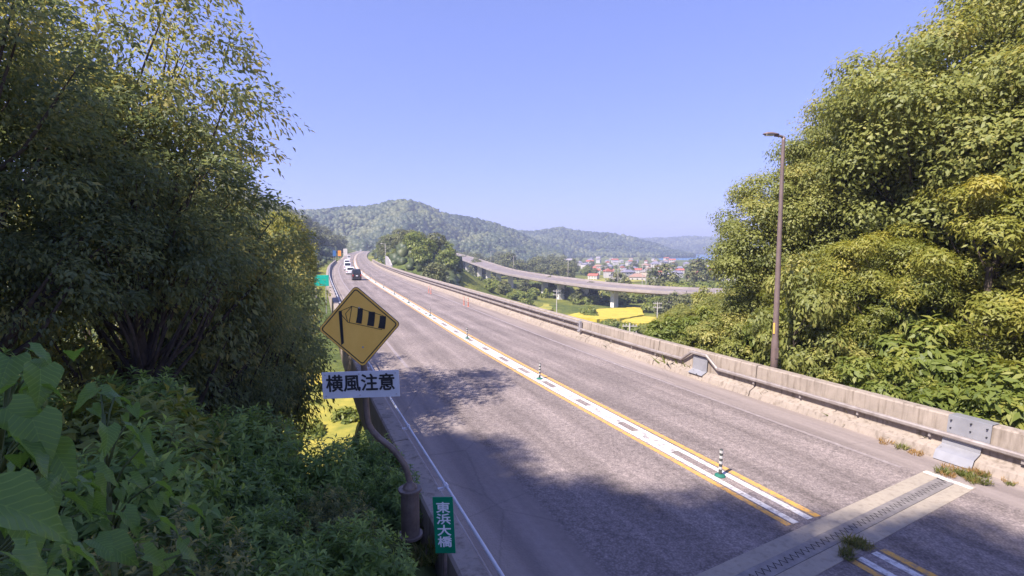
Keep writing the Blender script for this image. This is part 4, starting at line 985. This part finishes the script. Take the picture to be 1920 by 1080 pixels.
for k, (s_, lab) in enumerate(((152, 'white car third ahead of the dark van'), (186, 'white car fourth ahead of the dark van'), (240, 'white car near the bend of the road'), (520, 'far white car climbing towards the wooded hill'), (610, 'farthest white car climbing towards the wooded hill'))):
    van = k % 2 == 0; o = copy_tree(c2 if van else sw); put(o, s_, -2.6); o['label'] = lab.replace('car', 'van', 1) if van else lab
# ------------------------------------------------------------------ roadside boards far along the bridge
def board_sign(name, px, py, Y, w, h, mat, label, leg=2.2, th=.06):
    c = at_y(px, py, Y); g = max(gz(c.x, c.y), c.z - h / 2 - leg)
    o = empty(name, (c.x, c.y, g), label, 'sign', 'boards beside the road'); zc = c.z - g
    mb = MB(); mb.box((0, 0, zc), (w, th, h)); b_ = mb.build('board', mat, o, bevel=.01)
    mb = MB(); mb.box((0, -th / 2 - .004, zc), (w * .9, .006, h * .92)); mb.build('face', mat, b_)
    for sx in (-.3, .3):
        mb = MB(); mb.tube([(sx * w, th, -.3), (sx * w, th, zc + h * .4)], .05, 8); mb.build('leg', 'galv', o)
    return o
board_sign('road_board', 627, 475, 186, 1.2, 2.1, 'sign_blue', 'dark blue board beside the road beyond the white cars')
board_sign('road_board', 636.5, 475, 186, 1.15, 2.0, 'sign_orange', 'bright orange board beside the road beyond the white cars')
board_sign('road_board', 647.5, 473, 188, 1.5, 2.6, 'wall_white', 'pale board beside the road beyond the white cars')
board_sign('guide_sign', 601, 526, 58, 1.9, 1.25, 'teal', 'teal green guide sign beside the shaded parapet next to the evergreens', leg=3)
# tapered screen wall and lamp at the bridge end
q = P(112, 6.95, 0); q2 = P(126, 6.95, 0)
o = empty('screen_wall', q, 'pale tapered screen wall standing on the parapet at the far bridge end', 'wall')
d_ = (q2 - q); mb = MB(); dn = Vector((d_.y, -d_.x, 0)).normalized() * .14
prof = [(0, 0), (1, 0), (1, 3.4), (.75, 3.3), (.35, 2.6), (0, 1.5)]
mb.loft([[d_ * t + Vector((0, 0, z)) + dn * k for t, z in prof] for k in (0, 1)]); mb.build('panel', 'wall_white', o)
for t in (.02, .25, .5, .75, .98):
    hh = np.interp(t, [0, .35, .75, 1], [1.5, 2.6, 3.3, 3.4]); mb = MB(); mb.box(d_ * t + Vector((0, 0, hh / 2)) - dn * .6, (.14, .14, hh)); mb.build('post', 'galv', o)
def street_lamp(p, h, label, group, arm=Vector((-1.4, 0, .15)), name='street_lamp', r=.09):
    o = empty(name, p, label, 'lamp post', group)
    mb = MB(); mb.tube([(0, 0, -.3), (0, 0, h * .4), (0, 0, h)], [r, r * .75, r * .5], 10); mb.build('pole', 'pole_grey', o, smooth=True)
    mb = MB(); mb.tube([Vector((0, 0, h - .05)), Vector((0, 0, h)) + arm * .6, Vector((0, 0, h)) + arm], r * .45, 8); mb.build('arm', 'pole_grey', o)
    mb = MB(); mb.box(Vector((0, 0, h)) + arm * 1.15, (.55, .3, .16)); mb.build('lamp_head', 'pole_grey', o, bevel=.04)
    return o
p_ = P(136, 7.6, 0); street_lamp(p_, 6.6, 'pale lamp post beside the tapered screen wall', None, Vector((-.8, -.2, .1)))

# ------------------------------------------------------------------ viaduct
vp = [at_y(px, py, D) for px, py, D in ((800, 466, 560), (835, 474, 460), (862, 481, 390), (905, 495, 300), (945, 508, 255), (1000, 518.5, 215), (1060, 527, 188), (1140, 537, 168), (1250, 545, 154), (1360, 549, 148), (1480, 553, 146))]
VL = catmull(vp, 8)
vd = empty('viaduct', vp[5] * 1.0, 'curved grey road viaduct on white piers crossing the fields', 'viaduct'); vo = vp[5] * 1.0
def vframe(i):
    t = (VL[min(i + 1, len(VL) - 1)] - VL[max(i - 1, 0)]); t.z = 0; t.normalize(); return t, Vector((-t.y, t.x, 0))
def vsec(prof): 
    out = []
    for i, c in enumerate(VL):
        t, l_ = vframe(i); l_ = -l_ if l_.y > 0 else l_       # towards the camera side
        out.append([c - vo + l_ * a + Vector((0, 0, z - .07 * a)) for a, z in prof])
    return out
mb = MB(); mb.loft(vsec([(-4.9, -.1), (4.9, -.1), (4.9, -.28), (2.4, -.45), (2.2, -1.1), (-2.2, -1.1), (-2.4, -.45), (-4.9, -.28)])); mb.build('deck', 'concrete_far', vd)
mb = MB(); mb.loft(vsec([(-4.4, 0), (4.4, 0), (4.4, -.08), (-4.4, -.08)])); mb.build('carriageway', 'asphalt_far', vd)
for sgn in (1, -1):
    a0 = 4.55 * sgn; mb = MB(); mb.loft(vsec([(a0, -.05), (a0 + .28 * sgn, -.05), (a0 + .28 * sgn, .62), (a0, .62)])); mb.build('parapet', 'concrete_far', vd)
for px in (878, 890, 902, 914, 933, 957, 988, 1022, 1052, 1100, 1150):
    i = min(range(len(VL)), key=lambda k: abs(960 + F_PX * VL[k].x / VL[k].y - px)); c = VL[i]; g = gz(c.x, c.y); t, l_ = vframe(i)
    if c.z - 2 - g < .8: continue
    mb = MB(); mb.box((0, 0, (c.z - 1.0 + g - .5) / 2 - c.z), (2.4, 1.4, c.z - 1.0 - g + .5)); mb.box((0, 0, -1.35), (4.6, 1.5, .5))
    mb.build('pier', 'panel_white', vd, loc=c - vo, rot=(0, 0, math.atan2(l_.y, l_.x)))
for px, h_ in ((905, 7), (943, 7), (1040, 7.5), (1136, 8)):
    i = min(range(len(VL)), key=lambda k: abs(960 + F_PX * VL[k].x / VL[k].y - px)); t, l_ = vframe(i); l_ = l_ if l_.y > 0 else -l_
    street_lamp(VL[i] + l_ * 5.0 + Vector((0, 0, .4)), h_, 'pale lamp post standing on the edge of the viaduct', 'lamp posts on the viaduct', Vector((1.2, -.4, .1)))

# ------------------------------------------------------------------ fields
def field(name, pix, z, mat, h=.7):
    pl = [at_z(px, py, z) for px, py in pix]; n = 14
    # subdivide the outline and roughen it a little
    out = []
    for i in range(len(pl)):
        a, b = pl[i], pl[(i + 1) % len(pl)]
        for k in range(6):
            q = a.lerp(b, k / 6); out.append((q.x + rnd.uniform(-.4, .4), q.y + rnd.uniform(-.4, .4)))
    mb = MB(); mb.prism(out, z - 1.6, z); return tag(mb.build(name, mat), kind='structure')
field('rice_field', [(1058, 592), (1120, 579), (1170, 577), (1207, 574), (1206, 590), (1165, 597), (1120, 598.5)], -13.2, 'rice')
field('rice_field', [(1168, 600), (1208, 592.5), (1236, 595), (1236, 606), (1172, 606)], -13.1, 'rice')
field('rice_field', [(1305, 533), (1352, 531), (1352, 545), (1305, 546)], -13.2, 'rice')
field('rice_field', [(1215, 534), (1262, 531), (1258, 541), (1205, 541)], -13.2, 'rice')
field('rice_field', [(1104, 551), (1128, 545), (1128, 552), (1110, 557)], -13.2, 'rice_green')
field('dry_field', [(1112, 561), (1140, 554), (1180, 552.5), (1184, 559), (1150, 563)], -13.3, 'dirt_field')
field('dry_field', [(1216, 556), (1246, 552), (1246, 559), (1210, 560)], -13.3, 'dirt_field')
field('rice_field', [(300, 735), (690, 735), (640, 900), (200, 900)], -13.2, 'rice_green')
field('rice_field', [(420, 700), (660, 700), (655, 725), (420, 725)], -13.2, 'rice')
field('crop_field', [(962, 575), (1000, 566), (1030, 570), (1036, 580), (1000, 583)], -13.2, 'rice_green')
field('crop_field', [(990, 538), (1040, 534), (1032, 545), (992, 547)], -13.2, 'rice_green')
field('crop_field', [(1085, 524), (1200, 519), (1210, 527), (1090, 532)], -13.3, 'rice_green')

# ------------------------------------------------------------------ distant trees, hedges
def far_kind(seed, h, r, mat='leaf_far'):
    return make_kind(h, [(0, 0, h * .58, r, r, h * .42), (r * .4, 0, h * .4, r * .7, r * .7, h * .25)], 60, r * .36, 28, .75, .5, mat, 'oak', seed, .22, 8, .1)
KF = [far_kind(71, 9, 3.6), far_kind(72, 9.5, 3.9), far_kind(73, 7.5, 3.4), far_kind(74, 10, 3.4)]
KFy = far_kind(75, 8, 3.4, 'leaf_lush'); KFb = far_kind(76, 3.2, 2.4, 'leaf_lush')
def far_tree(x, y, sc, label, group, kind=None, name='woodland_tree', cat='tree', dz=-.3):
    return plant(kind or rnd.choice(KF), name, x, y, gz(x, y) + dz, rnd.uniform(0, 6), sc, label, cat, group)
cnt = 0
while cnt < 110:                      # wooded knoll right of the far road
    s_ = rnd.uniform(128, 330); n_ = rnd.uniform(11, 62); q = P(s_, n_)
    if (gz(q.x, q.y) < -9 and rnd.random() < .6) or 960 + F_PX * q.x / q.y > 855: continue
    far_tree(q.x, q.y, rnd.uniform(.6, 1.0) * (.6 if n_ < 14 else 1), *(('light green tree on the wooded knoll between the road and the viaduct', 'trees on the wooded knoll', KFy) if rnd.random() < .5 else ('dark green tree on the wooded knoll between the road and the viaduct', 'trees on the wooded knoll'))); cnt += 1
for k in range(75):                  # slope left of the far road
    s_ = rnd.uniform(120, 400); n_ = -rnd.uniform(10.5, 60); q = P(s_, n_)
    far_tree(q.x, q.y, rnd.uniform(.8, 1.25), 'tree on the wooded slope beside the queue of cars', 'trees on the slope beside the far road')
for k in range(70):                  # wood behind the viaduct
    px = rnd.uniform(840, 1075); D = rnd.uniform(330, 560) - (px - 840) * .35; q = at_y(px, 480, D)
    far_tree(q.x, q.y, rnd.uniform(1.0, 1.45) * (1.25 if px < 960 else 1), 'dark green tree in the wood behind the viaduct', 'trees behind the viaduct')
for k in range(70):                  # among the houses
    px = rnd.uniform(1060, 1460); py = rnd.uniform(488 if True else 0, 524) if True else 0; py = max(py, 497) if px > 1262 else py; q = at_z(px, py, VALLEY)
    far_tree(q.x, q.y, rnd.uniform(.35, .9), *(('light green tree standing among the houses of the town', 'trees in the town', KFy) if rnd.random() < .3 else ('dark green tree standing among the houses of the town', 'trees in the town')))
for px0, px1, py0, py1, n_, s_ in ((1080, 1250, 566, 571, 26, .9), (880, 1000, 545, 562, 14, .8), (1000, 1095, 545, 562, 18, 1.1), (1100, 1235, 614, 628, 14, .7), (900, 1010, 566, 580, 12, .8), (1150, 1210, 545, 556, 12, 1.0), (1238, 1345, 552, 566, 20, 1.7), (1095, 1130, 588, 597, 3, .7), (1212, 1235, 576, 590, 6, .8)):
    for k in range(n_):
        q = at_z(rnd.uniform(px0, px1), rnd.uniform(py0, py1), VALLEY)
        far_tree(q.x, q.y, s_ * rnd.uniform(.6, 1.3), 'green bush at the edge of the rice fields', 'bushes between the fields', KFb if rnd.random() < .9 or py0 > 570 else KF[2], 'field_bush', 'bush')

for px, Y, sc in ((1262, 138, .78), (1285, 132, .8), (1308, 136, .85), (1330, 130, .72), (1352, 126, .8), (1375, 120, .95), (1240, 143, .6), (1296, 122, .6)):
    q = at_y(px, 550, Y); far_tree(q.x, q.y, sc, 'dark green tree in front of the viaduct end beside the slope bushes', 'trees hiding the end of the viaduct')
for k in range(16):
    q = at_z(rnd.uniform(330, 680), rnd.uniform(735, 860), VALLEY); far_tree(q.x, q.y, rnd.uniform(.25, .6), 'sunlit low bush in the field below the shaded trees', 'bushes in the field under the bridge', KFb, 'field_bush', 'bush')
# low scrub under the far trees, too dense to count
def scrub(n, s_rng, n_rng, label, r=2.0):
    pts = []; rad = []
    ss_ = rng.uniform(*s_rng, n); nn_ = rng.uniform(*n_rng, n)
    i = ss_ + S0; r = r; X = np.interp(i, SS, CL[:, 0]) + np.interp(i, SS, NRM[:, 0]) * nn_; Y = np.interp(i, SS, CL[:, 1]) + np.interp(i, SS, NRM[:, 1]) * nn_
    ok = (960 + F_PX * X / Y < 862) | (nn_ < 0); X, Y, nn_ = X[ok], Y[ok], nn_[ok]; n = len(X)
    r_ = rng.uniform(.5, 1.3, n) * r * np.clip((np.abs(nn_) - 8.5) / 4, .35, 1)
    return tag(link('scrub', blob_forest('scrub', np.stack([X, Y, ground_h(X, Y) + r_ * .35], 1), r_, 'leaf_hill')), label, 'scrub', kind='stuff')
scrub(1500, (118, 345), (10, 75), 'dense low scrub covering the knoll by the far road')
scrub(1700, (105, 430), (-85, -10.5), 'dense low scrub on the slope beside the queue of cars')
# ------------------------------------------------------------------ town
def house(w, d, h, roof, wall, hip=False):
    o = empty('house', (0, 0, 0), 'x', 'house')
    mb = MB(); mb.box((0, 0, h / 2 - .3), (w, d, h + .6)); mb.build('wall', wall, o)
    rh = d * .28; ov = .5; x0 = w / 2 + ov; y0 = d / 2 + ov; rx = x0 - (d * .45 if hip else 0)
    mb = MB(); mb.add([(-x0, -y0, h - .05), (x0, -y0, h - .05), (x0, y0, h - .05), (-x0, y0, h - .05), (-rx, 0, h + rh), (rx, 0, h + rh), (-x0, -y0, h + .15), (x0, -y0, h + .15), (x0, y0, h + .15), (-x0, y0, h + .15)],
           [(0, 3, 2, 1), (0, 1, 7, 6), (1, 2, 8, 7), (2, 3, 9, 8), (3, 0, 6, 9), (6, 7, 5, 4), (8, 9, 4, 5), (7, 8, 5), (9, 6, 4)]); rf = mb.build('roof', roof, o)
    mb = MB(); mb.box((0, 0, h + rh + .05), (2 * rx, .4, .25)); mb.build('ridge', roof, rf)
    for z in ([1.5] if h < 4 else [1.5, 4.1]):
        for x in (-w * .3, 0, w * .3):
            mb = MB(); mb.box((x, -d / 2 - .02, z), (1.1, .1, .9)); mb.build('window', 'glass_dark', o)
    mb = MB(); mb.box((w / 2 + .02, 0, 1.6), (.1, 1.4, 1.2)); mb.build('window', 'glass_dark', o)
    return o
HK = []
for w, d, h, roof, wall, hip, lab in ((11, 8, 5.6, 'roof_red', 'wall_white', False, 'white house with a red roof in the town'), (12, 8.5, 5.4, 'roof_blue', 'wall_white', True, 'white house with a slate blue roof in the town'), (10, 8, 5.2, 'roof_grey', 'wall_cream', False, 'cream house with a grey roof in the town'), (13, 9, 3.2, 'roof_brown', 'wall_white', True, 'low white house with a brown roof in the town'), (14, 8, 5.8, 'roof_blue', 'wall_grey', True, 'grey house with a slate blue roof in the town'), (9, 7, 6.2, 'roof_grey', 'wall_white', False, 'tall white house with a grey roof in the town')):
    o = house(w, d, h, roof, wall, hip); o['label'] = lab; o['group'] = lab.replace('house', 'houses', 1); HK.append(o)
used = [False] * 6; spots = []
for py in (526, 520, 514, 508, 503, 498, 493, 488, 484):
    px = 1075 + rnd.uniform(0, 20) + max(0, (526 - py)) * .2
    lim = 1480
    while px < lim:
        q = at_z(px, py, VALLEY); wpx = 9 * F_PX / q.y
        if rnd.random() < .8 and not (py > 518 and px < 1100): spots.append((px, py))
        px += wpx * rnd.uniform(.9, 1.5)
for px, py in spots:
    k = rnd.choice((0, 0, 1, 1, 2, 3, 3, 4, 5)); q = at_z(px, py + rnd.uniform(-1, 1), VALLEY)
    if q.y > 840 or (px > 1262 and py < 493): continue
    o = HK[k] if not used[k] else copy_tree(HK[k]); used[k] = True
    o.location = (q.x, q.y, gz(q.x, q.y)); o.rotation_euler = (0, 0, R(rnd.choice((-25, 65, -10, 80, 20)) + rnd.uniform(-8, 8))); sc = rnd.uniform(.48, .76); o.scale = (sc,) * 3
for px, py, sc, lab in ((1066, 497, .9, 'white house on the wooded rise beside the viaduct'), (1250, 588, .42, 'small white shed among the bushes below the bridge')):
    o = copy_tree(HK[5]); q = at_z(px, py, VALLEY); o.location = (q.x, q.y, gz(q.x, q.y)); o.scale = (sc,) * 3; o.rotation_euler = (0, 0, .4); o['label'] = lab
# ------------------------------------------------------------------ utility poles
def upole(px, py_top, Y, label, arms=2, group='utility poles in the valley', h=None):
    t = at_y(px, py_top, Y); g = gz(t.x, t.y); h = t.z - g
    o = empty('utility_pole', (t.x, t.y, g), label, 'utility pole', group)
    mb = MB(); mb.tube([(0, 0, -.5), (0, 0, h)], [.13, .085], 10); mb.build('pole', 'pole_grey', o)
    for k in range(arms):
        mb = MB(); mb.box((0, 0, h - .35 - .8 * k), (1.7, .09, .09)); a_ = mb.build('crossarm', 'pole_grey', o)
        for x in (-.75, -.4, .4, .75):
            mb = MB(); mb.tube([(x, 0, h - .29 - .8 * k), (x, 0, h - .1 - .8 * k)], [.05, .04], 8); mb.build('insulator', 'wall_white', a_)
    return o
upole(1044, 543, 110, 'utility pole just beyond the parapet in front of the viaduct')
upole(1136, 498, 225, 'tall utility pole beside the pale dry field')
upole(1152, 505, 240, 'utility pole behind the tall one by the dry field')
upole(1205, 494, 210, 'tall utility pole in front of the town')
upole(1212, 500, 235, 'utility pole between the tall one and the town')
upole(1233, 566, 100, 'slim utility pole beside the rice field')
upole(1181, 606, 58, 'utility pole top showing above the parapet by the rice field')
mp = upole(1356, 545, 52, 'utility pole rising from the slope bushes beside the orange disc', 1)
t_ = at_y(1349, 576, 51.5); g = gz(t_.x, t_.y)
o = empty('road_mirror', (t_.x, t_.y, g), 'round orange red traffic mirror back seen above the slope bushes', 'traffic mirror')
mb = MB(); mb.tube([(0, 0, -.3), (0, 0, t_.z - g)], .06, 8); mb.build('post', 'post_red', o)
mb = MB(); mb.tube([(0, -.12, t_.z - g), (0, -.05, t_.z - g), (0, .06, t_.z - g)], [.3, .5, .52], 24); mb.build('mirror_back', 'post_red', o)
# overgrown pole among the sunny trees
b_ = at_y(1838, 740, 16.8); g = gz(b_.x, b_.y)
o = empty('utility_pole', (b_.x, b_.y, g), 'overgrown concrete pole with grey boxes among the sunny trees', 'utility pole')
hp = at_y(1838, 500, 16.8).z - g; mb = MB(); mb.tube([(0, 0, -.3), (0, 0, hp)], [.12, .1], 12); mb.build('pole', 'bark', o)
for pz, hh in ((648, .5),):
    zz = at_y(1838, pz, 16.8).z - g; mb = MB(); mb.box((-.05, -.2, zz), (.22, .18, hh)); mb.build('equipment_box', 'wall_grey', o, bevel=.01)
# ------------------------------------------------------------------ weeds
def tuft_kind(seed, n, h, spread, mat):
    g = np.random.default_rng(seed); a = g.uniform(0, 6.28, n); r = spread * np.sqrt(g.random(n))
    Pp = np.stack([r * np.cos(a), r * np.sin(a), np.zeros(n) - .02], 1)
    D = np.stack([np.cos(a) * .5, np.sin(a) * .5, np.ones(n)], 1) + g.normal(0, .25, (n, 3))
    L = h * g.uniform(.5, 1.2, n); return leaves('weed_tuft', Pp, D, nrmz(g.normal(size=(n, 3))), L, np.full(n, .018) + L * .03, np.clip(g.normal(.5, .2, n), 0, 1), mat, .5)
TK = [tuft_kind(81, 90, .22, .16, 'grass'), tuft_kind(82, 80, .16, .2, 'dry_grass'), tuft_kind(83, 120, .30, .2, 'grass')]
def weed(s_, n_, k, sc, label, group, z=.0):
    q = P(s_, n_, z); o = link('weed_tuft', TK[k], None, q, (0, 0, rnd.uniform(0, 6)), (sc,) * 3); tag(o, label, 'weed', group)
for k in range(6): weed(SJ - .35 + rnd.uniform(-.22, .1), -.15 + rnd.uniform(-.45, .45), 0, rnd.uniform(.5, .8), 'grass tuft growing in the joint by the centre lines', 'grass in the expansion joint')
for k in range(14): weed(rnd.uniform(-4.6, .2), rnd.uniform(5.75, 6.05), rnd.choice((0, 1, 1)), rnd.uniform(.4, .9), 'weed tuft at the foot of the stained parapet', 'weeds along the kerb')
for k in range(10): weed(SJ + .6 + rnd.uniform(-.5, .3), rnd.uniform(5.0, 5.6), rnd.choice((0, 0, 1)), rnd.uniform(.4, .9), 'weed tuft beyond the end of the expansion joint', 'weeds at the joint end')
for k in range(60):
    s_ = rnd.uniform(-4, 22); q = P(s_, rnd.uniform(6.9, 7.7)); weed(s_, rnd.uniform(6.95, 7.6), 2, rnd.uniform(1.6, 3.4), 'tall grass tuft behind the stained parapet', 'grass behind the parapet', gz(q.x, q.y))
for k in range(14):
    s_ = rnd.uniform(-2.6, 4); weed(s_, rnd.uniform(-7.9, -7.5), rnd.choice((0, 2)), rnd.uniform(.6, 1.2), 'weed tuft at the foot of the shaded parapet', 'weeds by the shaded parapet', .42)

# ------------------------------------------------------------------ haze
mb = MB(); mb.box((350, 1655, 40), (3760, 3560, 135)); hz = mb.build('haze', None)
hm = bpy.data.materials.new('haze'); hm.use_nodes = True; hn = hm.node_tree.nodes; hn.clear()
ho = hn.new('ShaderNodeOutputMaterial'); pv = hn.new('ShaderNodeVolumePrincipled'); pv.inputs['Color'].default_value = (.68, .76, 1.0, 1); pv.inputs['Density'].default_value = .00055; pv.inputs['Anisotropy'].default_value = 0.1
hm.node_tree.links.new(pv.outputs[0], ho.inputs['Volume']); hz.data.materials.append(hm); tag(hz, 'pale haze in the air over the valley', 'haze', kind='stuff')
